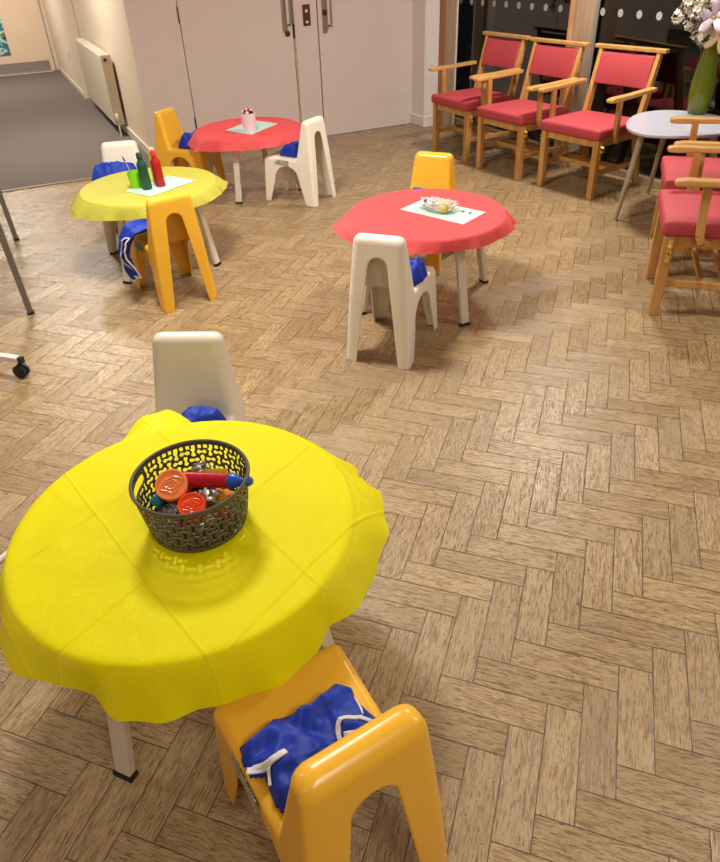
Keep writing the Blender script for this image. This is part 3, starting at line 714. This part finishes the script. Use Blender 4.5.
for lb, ps, sd in (('white blossom spray drooping furthest left from the vase', cp(-.22, .16), 1), ('white blossom spray highest above the vase', cp(-.17, .22), 2), ('white blossom spray low over the vase rim', cp(-.06, .045, .03), 3), ('white blossom spray half way up, left of the lilac flower', cp(-.14, .115), 4), ('white blossom spray behind the lilac flower', cp(-.08, .25), 5), ('white blossom spray between the drooping spray and the vase rim', cp(-.10, .08), 6), ('white blossom spray just left of the lilac petals', cp(-.12, .18), 7)):
    spray(lb, ps, sd)

# ------------------------------------------------------------------ off-edge furniture on the left
gt = thing('folding_table', 'grey metal-legged table cut by the left edge, only its splayed legs in view', 'table', (-.70, 4.29, 0))
obj('tabletop', bx(-.36, .50, -.66, .66, .70, .725), m_lav, gt, bevel=.004)
for sx, sy in ((1, -1), (1, 1), (-1, -1), (-1, 1)):
    b_ = bmesh.new(); fx = .52 if sx > 0 else -.62
    beam(b_, (fx, sy*.628, .012), (fx-.02*sx, sy*.62, .70), .026, .03, side=(0, 1, 0)); l = obj('leg', b_, m_grey, gt, bevel=.003)
    b_ = bmesh.new(); beam(b_, (fx+.003, sy*.6285, 0), (fx, sy*.628, .014), .03, .034, side=(0, 1, 0)); obj('foot_cap', b_, m_rubber, l)
st = thing('mobile_stand', 'white tubular wheeled stand at the left edge with a black castor', 'stand', (-.6, 2.5, 0))
def castor(par, x, y):
    b_ = bmesh.new()
    for s in (-1, 1): lathe(b_, [(0, s*.004), (.028, s*.004), (.031, s*.008), (.031, s*.017), (.024, s*.021), (0, s*.021)], 24, (x, y, .031), (.6, .8, 0))
    o = obj('castor', b_, m_rubber, par, smooth=True)
    b_ = bmesh.new(); tube(b_, [(x, y, .05), (x+.006, y+.004, .078)], .009, 10); obj('castor_stem', b_, m_rubber, o, smooth=True)
b_ = bmesh.new(); beam(b_, (.348, .49, .088), (-.25, 1.08, .088), .026, .03, side=(0, 0, 1)); arm_ = obj('base_bar', b_, m_white, st, bevel=.003)
b_ = bmesh.new(); beam(b_, (.362, .476, .088), (.346, .492, .088), .026, .022, side=(0, 0, 1)); obj('end_cap', b_, m_rubber, arm_)
castor(st, .34, .498)
b_ = bmesh.new(); tube(b_, [(-.25, 1.08, .088), (-.3, .2, .088), (-.25, -.85, .088), (.10, -.845, .088), (.222, -.768, .088), (.36, -.65, .088)], .011, 12); obj('base_bar', b_, m_white, st, smooth=True)
b_ = bmesh.new(); tube(b_, [(-.3, .2, .088), (-.3, .2, 1.2)], .014, 12); obj('upright', b_, m_white, st, smooth=True)
b_ = bmesh.new(); box(b_, -.5, -.1, .18, .19, 1.1, 1.6); obj('board', b_, m_white, st)
castor(st, -.25, 1.07); castor(st, -.25, -.84); castor(st, .34, -.66)

# ------------------------------------------------------------------ folded blue aprons
def inside(p, poly):
    c = False; n = len(poly)
    for i in range(n):
        a, b = poly[i], poly[(i+1) % n]
        if (a[1] > p[1]) != (b[1] > p[1]) and p[0] < (b[0]-a[0])*(p[1]-a[1])/(b[1]-a[1])+a[0]: c = not c
    return c
def edist(p, poly):
    d = 9
    for i in range(len(poly)):
        a, b = Vector(poly[i]), Vector(poly[(i+1) % len(poly)]); v = b-a; t = max(0, min(1, (Vector(p)-a).dot(v)/max(v.length_squared, 1e-9)))
        d = min(d, (a+v*t-Vector(p)).length)
    return d
def crumple_fn(poly, z0, h, seed, freq=1.0, aniso=.5):
    def f(x, y):
        d = edist((x, y), poly); e = min(1, d/max(.028, h*.38)); e = e*(2-e)
        c, s = math.cos(aniso), math.sin(aniso); u, v = (c*x+s*y)*9*freq, (-s*x+c*y)*26*freq
        n1 = noise.noise(Vector((u+.6*noise.noise(Vector((x*22, y*22, seed))), v, seed*1.7)))
        n2 = noise.noise(Vector((x*34*freq, y*34*freq, seed+5)))
        n3 = 1-abs(noise.noise(Vector((x*16*freq+3, y*16*freq, seed*2.1))))*2.4
        hh = min(h, .044); return z0+e*(h*.72+hh*(-.10+.42*n1+.20*n2+.34*max(0, n3)))
    return f
def crumple(poly, z0, h, seed, res=.004, freq=1.0, aniso=.5):
    f = crumple_fn(poly, z0, h, seed, freq, aniso); bm = bmesh.new()
    xs = [p[0] for p in poly]; ys = [p[1] for p in poly]; nx = int((max(xs)-min(xs))/res)+2; ny = int((max(ys)-min(ys))/res)+2
    V = {}
    for i in range(nx):
        for j in range(ny):
            x, y = min(xs)-res/2+i*res, min(ys)-res/2+j*res
            if inside((x, y), poly): V[i, j] = (bm.verts.new((x, y, f(x, y))), bm.verts.new((x, y, z0)))
    cells = [(i, j) for i in range(nx) for j in range(ny) if all(k in V for k in ((i, j), (i+1, j), (i+1, j+1), (i, j+1)))]
    S = set(cells)
    for i, j in cells:
        q = [(i, j), (i+1, j), (i+1, j+1), (i, j+1)]
        bm.faces.new([V[k][0] for k in q]); bm.faces.new([V[k][1] for k in q][::-1])
        for (a, b, ni, nj) in ((0, 1, i, j-1), (1, 2, i+1, j), (2, 3, i, j+1), (3, 0, i-1, j)):
            if (ni, nj) not in S: bm.faces.new((V[q[a]][0], V[q[a]][1], V[q[b]][1], V[q[b]][0]))
    bmesh.ops.delete(bm, geom=[v for v in bm.verts if not v.link_faces], context='VERTS')
    return bm, f
def ribbon(pts, w_, f, lift=.0025, n=10):
    """flat tape lying on the cloth surface f along pts"""
    P = []
    for a, b in zip(pts, pts[1:]):
        for k in range(n): P.append(Vector(a).lerp(Vector(b), k/n))
    P.append(Vector(pts[-1]))
    for _ in range(6): P = [P[0]]+[(P[i-1]+P[i]*2+P[i+1])/4 for i in range(1, len(P)-1)]+[P[-1]]
    bm = bmesh.new(); rows = []
    for i, p in enumerate(P):
        t = (P[min(i+1, len(P)-1)]-P[max(i-1, 0)]).normalized(); s = Vector((-t.y, t.x))
        row = []
        for k in (-1, -.33, .33, 1):
            q = p+s*w_/2*k; row.append(bm.verts.new((q.x, q.y, max(f(q.x, q.y), .338)+lift)))
        rows.append(row)
    for a, b in zip(rows, rows[1:]):
        for k in range(3): bm.faces.new((a[k], a[k+1], b[k+1], b[k]))
    return bm
def apron(label, poly, z0, h, seed, loc=(0, 0, 0), rz=0, trims=(), freq=1.0, aniso=.5, res=.004):
    c = (sum(p[0] for p in poly)/len(poly), sum(p[1] for p in poly)/len(poly))
    t = thing('blue_apron', label, 'apron', loc, rz, 'blue aprons left on the child chairs')
    bm, f = crumple(poly, z0, h, seed, res, freq, aniso)
    o = obj('cloth', bm, m_blue, t, smooth='all'); md = o.modifiers.new('s', 'SMOOTH'); md.factor = .4; md.iterations = 2
    for w_, pts in trims:
        r = obj('white_trim', ribbon(pts, w_, f), m_trim, t, smooth='all'); md = r.modifiers.new('s', 'SOLIDIFY'); md.thickness = .0018
    return t
near_poly = [(0.062, 0.731), (0.097, 0.742), (0.137, 0.752), (0.206, 0.744), (0.248, 0.76), (0.275, 0.768), (0.303, 0.742), (0.297, 0.72), (0.303, 0.693), (0.318, 0.658), (0.324, 0.63), (0.289, 0.60), (0.229, 0.595), (0.182, 0.59), (0.152, 0.585), (0.123, 0.575), (0.098, 0.565), (0.085, 0.60), (0.086, 0.63), (0.082, 0.656), (0.062, 0.666), (0.056, 0.70)]
apron('blue apron with white piping crumpled on the foreground yellow chair', near_poly, .3185, .042, 3, trims=(
    (.012, [(.060, .672), (.080, .664), (.100, .659), (.118, .660), (.134, .664)]), (.006, [(.096, .655), (.088, .628)]),
    (.009, [(.230, .628), (.229, .648), (.236, .668), (.251, .676), (.277, .660), (.297, .643)]),
    (.009, [(.238, .646), (.252, .640), (.265, .635), (.280, .632), (.294, .630)]), (.004, [(.292, .706), (.290, .684), (.286, .663)])), aniso=.2)
seat = lambda k=1: [(-.1*k, -.06), (-.02, -.07), (.08, -.055), (.105, .0), (.09, .07), (.03, .11), (-.05, .10), (-.1, .04)]
apron('blue apron peeping over the big yellow cloth on the cream chair', [(-.13, -.02), (-.07, -.05), (.01, -.05), (.03, 0), (.01, .07), (-.07, .09), (-.13, .05)], .3185, .10, 7, (.232, 1.775, 0), R(-209), aniso=1.2)
apron('blue apron bundled on the cream chair in front of the front red table', [(-.02, -.05), (.05, -.065), (.120, -.06), (.139, 0), (.139, .08), (.10, .115), (.02, .10)], .3185, .10, 9, (1.324, 2.45, 0), R(-47.3), freq=1.3)
apron('blue apron on the hidden yellow chair behind the front red table', seat(), .3185, .125, 11, (1.955, 3.235, 0), R(130))
apron('blue apron folded upright on the cream chair by the doors', [(-.10, -.05), (0, -.065), (.09, -.05), (.10, .02), (.08, .09), (-.09, .09)], .3185, .10, 13, (1.783, 4.725, 0), R(33), freq=.8)
apron('blue apron stuffed on the yellow chair against the far red table', [(-.12, -.02), (-.03, -.05), (.10, -.02), (.12, .06), (.08, .13), (-.04, .15), (-.12, .09)], .3185, .105, 15, (1.17, 5.465, 0), R(-136))
apron('long blue apron bunched over the cream chair behind the paint bottles', [(-.13, -.055), (-.03, -.06), (.07, -.06), (.15, -.05), (.205, .02), (.19, .10), (.08, .12), (-.06, .11), (-.13, .05)], .3185, .235, 17, (.535, 4.55, 0), R(165), freq=.9)
# apron trailing off the chair in front of the small yellow table
ta = thing('blue_apron', 'blue apron with white piping hanging off the yellow chair at the small yellow table', 'apron', (.564, 3.536, 0), R(8), 'blue aprons left on the child chairs')
b_ = bmesh.new(); rows = []; NU, NV = 40, 34
path = [(.09, .335), (.0, .362), (-.09, .385), (-.160, .38), (-.205, .33), (-.215, .26), (-.195, .19), (-.180, .125)]
def pth(t):
    k = min(int(t*(len(path)-1)), len(path)-2); f = t*(len(path)-1)-k; return Vector(path[k]).lerp(Vector(path[k+1]), f)
for i in range(NU+1):
    t = i/NU; p = pth(t); row = []
    for j in range(NV+1):
        v = j/NV; y0, y1 = -.075+.03*t, .125-.02*t+.014*math.sin(9*t)
        y = y0+(y1-y0)*v; fold = .013*math.sin(v*17+2.2*math.sin(t*4))+.010*noise.noise(Vector((t*6, v*9, 2)))
        nrm = Vector((0, 1)) if t < .4 else Vector((-1, .15)) if t > .6 else Vector((-.6, .8)); nrm.normalize()
        low = (.03*math.sin(v*5+1)) if t > .95 else .03*math.sin(v*5+1)*max(0, (t-.6)/.4)
        row.append(b_.verts.new((p.x+nrm.x*(fold+.014), y, p.y+nrm.y*(fold+.010)+low)))
    rows.append(row)
for a, c in zip(rows, rows[1:]):
    for j in range(NV): b_.faces.new((a[j], a[j+1], c[j+1], c[j]))
tr_l = [[rows[i][j].co.copy() for i in range(20, NU+1)] for j in (0,)] + [[rows[NU][j].co.copy() for j in range(NV+1)]] + [[rows[i][int(6+10*math.sin((i-18)/22*PI))].co.copy() for i in range(20, 38)]]
o = obj('cloth', b_, m_blue, ta, smooth='all'); md = o.modifiers.new('s', 'SOLIDIFY'); md.thickness = .004
for ln in tr_l:
    b_ = bmesh.new(); tube(b_, [p+Vector((-.004, -.004, 0)) for p in ln], .0042, 8); obj('white_trim', b_, m_trim, ta, smooth=True)

# ------------------------------------------------------------------ things on the near table
TZ = .4645
def basket():
    t = thing('storage_basket', 'dark grey oval lattice basket of play tools on the bright yellow cloth', 'basket', (.140, 1.200, TZ), R(-25))
    Nf, Nh, H = 480, 56, .128; a0, b0, a1, b1 = .106, .104, .126, .126
    def P(k, j):
        v = j/Nh; a = 2*PI*k/Nf; e = v**.8
        return Vector(((a0+(a1-a0)*e)*math.cos(a), (b0+(b1-b0)*e)*math.sin(a), .002+v*H))
    bm = bmesh.new(); V = {}
    NC, NR = 38, 5   # lattice cells
    def hole(k, j):
        u = (k+.5)/Nf; v = (j+.5)/Nh
        # handle slots at the two ends
        for c in (.5, 0., 1.):
            du = (u-c)*2*PI*.12; dv = (v-.80)*H
            if max(abs(du)-.028, 0)**2+dv**2 < .010**2: return True
            if max(abs(du)-.032, 0)**2+dv**2 < .0155**2: return False
        if v < .07 or v > .935: return False
        if v > .86: return ((u*56) % 1) < .62
        vv = (v-.07)/.79*NR; uu = u*NC; row, col = int(vv), int(uu)
        for r0 in (row-1, row, row+1):
            if r0 < 0 or r0 >= NR: continue
            for c0 in (col-1, col, col+1):
                fu, fv = uu-c0-.5, vv-r0-.5; A, B = (fu, fv) if (c0+r0) % 2 == 0 else (fv, fu)
                if min(math.hypot(A, B-.33), math.hypot(A, B+.33)) < .255 or (abs(A) < .12 and abs(B) < .33): return True
        return False
    for k in range(Nf):
        for j in range(Nh):
            if hole(k, j): continue
            q = [(k, j), ((k+1) % Nf, j), ((k+1) % Nf, j+1), (k, j+1)]
            for c in q:
                if c not in V: V[c] = bm.verts.new(P(*c))
            bm.faces.new([V[c] for c in q])
    o = obj('lattice_wall', bm, mat('grey_brown_plastic', (78, 72, 62), .4), t, smooth='all')
    md = o.modifiers.new('m', 'SMOOTH'); md.factor = .5; md.iterations = 2
    md = o.modifiers.new('s', 'SOLIDIFY'); md.thickness = .0028; md.offset = 0
    b_ = bmesh.new(); tube(b_, [(.1265*math.cos(2*PI*k/72), .1265*math.sin(2*PI*k/72), .130) for k in range(72)], .0042, 8, closed=True); obj('rim', b_, MATS['grey_brown_plastic'], t, smooth=True)
    b_ = bmesh.new(); lathe(b_, [(0, 0), (1, 0), (1.01, .004), (.99, .004), (0, .003)], 64, squash=(.106, .104)); 
    for v in b_.verts: pass
    obj('base', b_, MATS['grey_brown_plastic'], t, smooth=True)
    return t
basket()
def tub(label, c, ax, r, h, ml, mb):
    t = thing('dough_tub', label, 'tub', c, 0, 'lidded dough tubs'); axv = Vector(ax).normalized()
    b_ = bmesh.new(); lathe(b_, [(0, 0), (r*.86, 0), (r*.9, .004), (r*.9, h-.012), (0, h-.012)], 40, (0, 0, 0), axv); obj('tub_body', b_, mb, t, smooth=True)
    b_ = bmesh.new(); lathe(b_, [(r*.9, h-.016), (r*.985, h-.016), (r, h-.012), (r, h-.002), (r*.96, h), (r*.86, h), (r*.83, h-.003), (0, h-.003)], 48, (0, 0, 0), axv); l = obj('lid', b_, ml, t, smooth=True)
    M = Vector((0, 0, 1)).rotation_difference(axv).to_matrix(); b_ = bmesh.new()
    for j, (rr, ph) in enumerate(((.62, 0), (.36, 1.2))):
        n = 40; tube(b_, [M @ Vector((r*rr*(1+.16*math.cos(4*a+ph))*math.cos(a), r*rr*(.75+.14*math.sin(3*a))*math.sin(a), h-.002)) for a in [2*PI*i/n for i in range(n)]], r*.045, 6, closed=True)
    for i in range(-2, 3): tube(b_, [M @ Vector((r*.12*i-r*.03, -r*.13, h-.002)), M @ Vector((r*.12*i+r*.03, r*.14, h-.002))], r*.04, 6)
    obj('embossing', b_, ml, l, smooth=True)
    return t
m_or = mat('orange_lid', (248, 142, 84), .25); m_or2 = mat('red_orange_lid', (238, 78, 30), .3); m_dred = mat('dark_red_tub', (150, 34, 26), .35)
ax1 = Vector((-.22, -.50, .84)).normalized(); ax2 = Vector((-.12, -.42, .9)).normalized()
T1 = Vector((.098, 1.222, .572)); T2 = Vector((.124, 1.157, .552))
tub('dough tub with the pale orange embossed lid, leftmost in the basket', T1-ax1*.062, ax1, .036, .062, m_or, m_dred)
tub('dough tub with the red-orange lid, at the front of the basket', T2-ax2*.058, ax2, .030, .058, m_or2, mat('orange_tub', (232, 90, 40), .35))
rp = thing('rolling_pin', 'dark red toy rolling pin with blue handle leaning over the basket rim', 'rolling pin', (.125, 1.248, .555))
p0, p1 = Vector((0, 0, 0)), Vector((.093, -.083, .020)); dd = (p1-p0).normalized()
b_ = bmesh.new(); L_ = (p1-p0).length; lathe(b_, [(0, 0), (.014, 0), (.0175, .004), (.0175, L_-.004), (.014, L_), (0, L_)], 28, p0, dd); obj('barrel', b_, mat('crimson_plastic', (176, 14, 40), .25), rp, smooth=True)
b_ = bmesh.new(); lathe(b_, [(.0165, L_-.001), (.018, L_+.002), (.016, L_+.014), (.009, L_+.026), (.007, L_+.034), (.010, L_+.040), (.011, L_+.048), (.006, L_+.054), (0, L_+.054)], 24, p0, dd); obj('handle', b_, mat('blue_plastic', (24, 82, 176), .3), rp, smooth=True)
b_ = bmesh.new(); lathe(b_, [(.0165, .001), (.018, -.002), (.010, -.02), (0, -.03)], 24, p0, dd); obj('handle', b_, MATS['blue_plastic'], rp, smooth=True)
def cutter(label, c, rz, pts, m_, h=.022, tilt=(0, 0, 1)):
    b_ = bmesh.new(); n = len(pts); M = Vector((0, 0, 1)).rotation_difference(Vector(tilt).normalized()).to_matrix()
    for a, s in zip(pts, pts[1:]+pts[:1]):
        a_, s_ = Vector(a), Vector(s)
        vs = [b_.verts.new(M @ Vector((p[0], p[1], z))) for p, z in ((a_, 0), (s_, 0), (s_, h), (a_, h))]; b_.faces.new(vs)
    bmesh.ops.remove_doubles(b_, verts=b_.verts[:], dist=1e-5)
    o = obj('dough_cutter', b_, m_, None, smooth=True, loc=c); o.rotation_euler.z = rz; md = o.modifiers.new('s', 'SOLIDIFY'); md.thickness = .0016
    return tag(o, label, 'cutter')
star = [(.024*(1 if k % 2 else .5)*math.cos(PI*k/5), .024*(1 if k % 2 else .5)*math.sin(PI*k/5)) for k in range(10)]
wavy = [(.02*(1+.18*math.cos(7*a))*math.cos(a), .02*(1+.18*math.cos(7*a))*math.sin(a)) for a in [2*PI*k/42 for k in range(42)]]
m_silver = mat('silver_tin', (206, 204, 206), .38, metal=.9)
cutter('silver tin cutter standing at the back of the basket', (.166, 1.290, .525), .3, wavy, m_silver, .03, (.5, -.6, .35))
cutter('silver star cutter between the red-orange lid and the rolling pin', (.163, 1.172, .535), .6, star, m_silver, .024, (.3, -.4, .6))
b_ = bmesh.new(); box(b_, -.038, .038, -.016, .016, -.01, .01); o = obj('yellow_block', b_, mat('yellow_toy', (214, 176, 10), .35), None, bevel=.004, loc=(.192, 1.262, .527)); o.rotation_euler = (.3, 0, -.5); tag(o, 'flat yellow toy block behind the rolling pin in the basket', 'block')
b_ = bmesh.new(); lathe(b_, [(0, 0), (.024, 0), (.026, .005), (.022, .03), (.014, .036), (0, .036)], 24); o = obj('amber_cup', b_, mat('amber_toy', (206, 128, 12), .3), None, smooth=True, loc=(.186, 1.178, .505)); tag(o, 'amber plastic toy cup under the rolling pin in the basket', 'toy')
b_ = bmesh.new(); lathe(b_, [(0, 0), (.012, 0), (.014, .004), (.012, .03), (0, .034)], 20, ax=(.8, .3, .4)); o = obj('teal_peg', b_, mat('teal_toy', (20, 120, 140), .35), None, smooth=True, loc=(.052, 1.235, .52)); tag(o, 'small teal plastic peg at the left inside of the basket', 'toy')
rnd = random.Random(5); cols = [((200, 30, 30), 'red'), ((232, 206, 150), 'cream'), ((220, 120, 30), 'orange'), ((170, 30, 40), 'dark red'), ((230, 190, 40), 'yellow'), ((60, 110, 60), 'green'), ((220, 200, 170), 'beige'), ((190, 50, 40), 'brick red'), ((40, 60, 120), 'navy')]
for k, (cc, cn) in enumerate(cols):
    a = rnd.uniform(-2.6, .6); rr = rnd.uniform(.03, .075)
    b_ = bmesh.new(); bmesh.ops.create_icosphere(b_, subdivisions=3, radius=.017)
    for v in b_.verts: v.co *= 1+.35*noise.noise(v.co*70+Vector((k, 0, 0)))
    o = obj('dough_lump', b_, mat('dough_%s' % cn.replace(' ', '_'), cc, .7), None, smooth='all', loc=(.141+rr*math.cos(a), 1.20+rr*math.sin(a)*.8, .485+.014*(k % 3)))
    tag(o, cn+' lump of modelling dough low in the lattice basket', 'dough', 'lumps of dough in the basket')

# ------------------------------------------------------------------ paper mats
def sheet(label, pts, z):
    b_ = prism(pts, z, z+.0012); return tag(obj('paper_mat', b_, m_paper), label, 'paper', 'pale mint paper mats')
sheet('pale mint paper under the paint bottles on the small yellow table', [(.463, 3.99), (.572, 3.808), (.865, 3.972), (.756, 4.16)], .4545)
sheet('pale mint paper under the crumpled plastic on the front red table', [(1.607, 2.889), (1.749, 2.545), (1.935, 2.627), (1.791, 2.965)], .4545)
sheet('pale mint paper under the white cup on the far red table', [(1.391, 5.135), (1.516, 4.892), (1.80, 5.122), (1.675, 5.365)], .4545)
PZ = .456
# paint bottles
def bottle(label, x, y, col, h=.198, r=.027, tilt=(0, 0, 1), cap=None, group='poster paint bottles'):
    t = thing('paint_bottle', label, 'bottle', (x, y, PZ), 0, group); nm = 'paint_%d_%d_%d' % col
    b_ = bmesh.new(); lathe(b_, [(0, 0), (r*.92, 0), (r, .006), (r, h*.66), (r*.97, h*.70), (r*.55, h*.80), (r*.5, h*.83), (r*.5, h*.86), (0, h*.86)], 32, ax=tilt); bo = obj('bottle_body', b_, mat(nm, col, .3, c2=tuple(int(c*.72) for c in col), noise_scale=30), t, smooth=True)
    b_ = bmesh.new(); lathe(b_, [(r*.56, h*.84), (r*.60, h*.845), (r*.56, h*.97), (r*.4, h), (0, h)], 24, ax=tilt); obj('cap', b_, mat(nm+'_cap', cap or tuple(int(c*.7) for c in col), .4), t, smooth=True)
    return t
bottle('dark green paint bottle beside the lime cup', .586, 3.957, (14, 84, 62), tilt=(-.055, .03, 1))
bottle('red paint bottle right of the green bottle', .664, 3.972, (196, 24, 30), tilt=(-.05, .02, 1), cap=(206, 40, 44))
bottle('yellow paint bottle half hidden behind the red bottle', .666, 4.036, (206, 190, 40), tilt=(-.03, 0, 1), cap=(222, 206, 60))
cp = thing('paint_cup', 'lime green plastic cup beside the green paint bottle', 'cup', (.537, 4.02, PZ))
b_ = bmesh.new(); lathe(b_, [(0, 0), (.027, 0), (.039, .088), (.036, .088), (.025, .004), (0, .004)], 32); obj('cup_body', b_, mat('lime_plastic', (130, 214, 10), .25), cp, smooth=True)
b_ = bmesh.new(); lathe(b_, [(0, .03), (.028, .03)], 32); obj('paint_water', b_, mat('green_water', (70, 120, 10), .2), cp)
br = thing('paint_brush', 'paint brush leaning in the lime green cup', 'brush', (.537, 4.02, PZ))
b_ = bmesh.new(); tube(b_, [(.008, -.006, .006), (-.030, .022, .145)], [.003, .0035], 10); obj('handle', b_, mat('brush_handle', (170, 156, 120), .4), br, smooth=True)
b_ = bmesh.new(); tube(b_, [(-.030, .022, .145), (-.033, .024, .156), (-.039, .028, .172)], [.0045, .005, .002], 10); obj('bristles', b_, mat('bristle', (60, 70, 120), .8), br, smooth=True)
# white cup of craft bits on the far red table
wcup = thing('craft_cup', 'frosted white tumbler of craft bits on the far red table', 'cup', (1.54, 5.005, PZ))
b_ = bmesh.new(); lathe(b_, [(0, 0), (.043, 0), (.054, .124), (.051, .124), (.040, .004), (0, .004)], 32); obj('cup_body', b_, mat('frosted_white', (226, 212, 214), .35), wcup, smooth=True)
rnd = random.Random(2)
for k in range(12):
    cc, cn = [((150, 20, 30), 'crimson'), ((236, 226, 222), 'white'), ((60, 30, 28), 'dark brown'), ((216, 206, 196), 'ivory')][k % 4]
    a = 2.4*k; rr = .035*math.sqrt((k+.5)/12)
    b_ = bmesh.new(); bmesh.ops.create_icosphere(b_, subdivisions=2, radius=.0135)
    o = obj('pompom', b_, mat('pompom_'+cn.replace(' ', '_'), cc, .8), None, smooth='all', loc=(1.54+rr*math.cos(a), 5.005+rr*math.sin(a), PZ+.122+rnd.uniform(-.002, .018)))
    tag(o, cn+' pompom heaped in the frosted cup on the far red table', 'pompom', 'pompoms in the frosted cup')
# crumpled bag
cbag = thing('plastic_bag', 'crumpled clear plastic bag of craft scraps on the front red table', 'bag', (1.762, 2.772, PZ), R(-65))
b_ = bmesh.new(); bmesh.ops.create_icosphere(b_, subdivisions=5, radius=1)
for v in b_.verts:
    p = v.co.copy(); n_ = noise.noise(p*2.2)*.35+abs(noise.noise(p*5))*.35+abs(noise.noise(p*11))*.15
    r_ = .82+n_; v.co = Vector((p.x*.105*r_*(1-.25*max(0, p.x)), p.y*.062*r_, max(0, (p.z*.5+.5)*.052*r_)))
def bag_mat():
    M = bpy.data.materials.new('clear_crinkled_plastic'); M.use_nodes = True; nt = M.node_tree; out = nt.nodes['Material Output']; b = nt.nodes['Principled BSDF']
    b.inputs['Base Color'].default_value = srgb((224, 220, 214)); b.inputs['Roughness'].default_value = .16; b.inputs['Coat Weight'].default_value = .6
    t = nt.nodes.new('ShaderNodeBsdfTransparent'); mx = nt.nodes.new('ShaderNodeMixShader'); mx.inputs[0].default_value = .5
    nt.links.new(b.outputs[0], mx.inputs[1]); nt.links.new(t.outputs[0], mx.inputs[2]); nt.links.new(mx.outputs[0], out.inputs['Surface']); return M
o = obj('bag_film', b_, bag_mat(), cbag); 
b_ = bmesh.new(); lathe(b_, [(0, 0), (.030, 0), (.034, .012), (.026, .024), (0, .028)], 9, (.03, -.012, .012), (.2, -.4, 1)); obj('yellow_wrapper', b_, mat('yellow_scrap', (226, 206, 60), .4), cbag)
rnd = random.Random(8)
for k in range(10):
    cc = [(190, 40, 50), (60, 60, 130), (230, 230, 230), (90, 60, 60)][k % 4]
    b_ = bmesh.new(); bmesh.ops.create_cube(b_, size=.011, matrix=Matrix.Translation((rnd.uniform(-.08, .02), rnd.uniform(-.035, .035), rnd.uniform(.012, .04))) @ Matrix.Rotation(rnd.random()*3, 4, (1, .5, .3))); obj('scrap', b_, mat('scrap_%d' % (k % 4), cc, .5), cbag)
for k, (x, y) in enumerate(((1.862, 2.655), (1.845, 2.69))):
    b_ = bmesh.new(); box(b_, -.006, .006, -.004, .004, 0, .004); o = obj('confetti_piece', b_, mat('confetti', (60, 40, 46), .5), None, loc=(x, y, PZ)); tag(o, 'tiny dark scrap on the mint paper beside the crumpled bag', 'scrap', 'scraps on the mint paper')
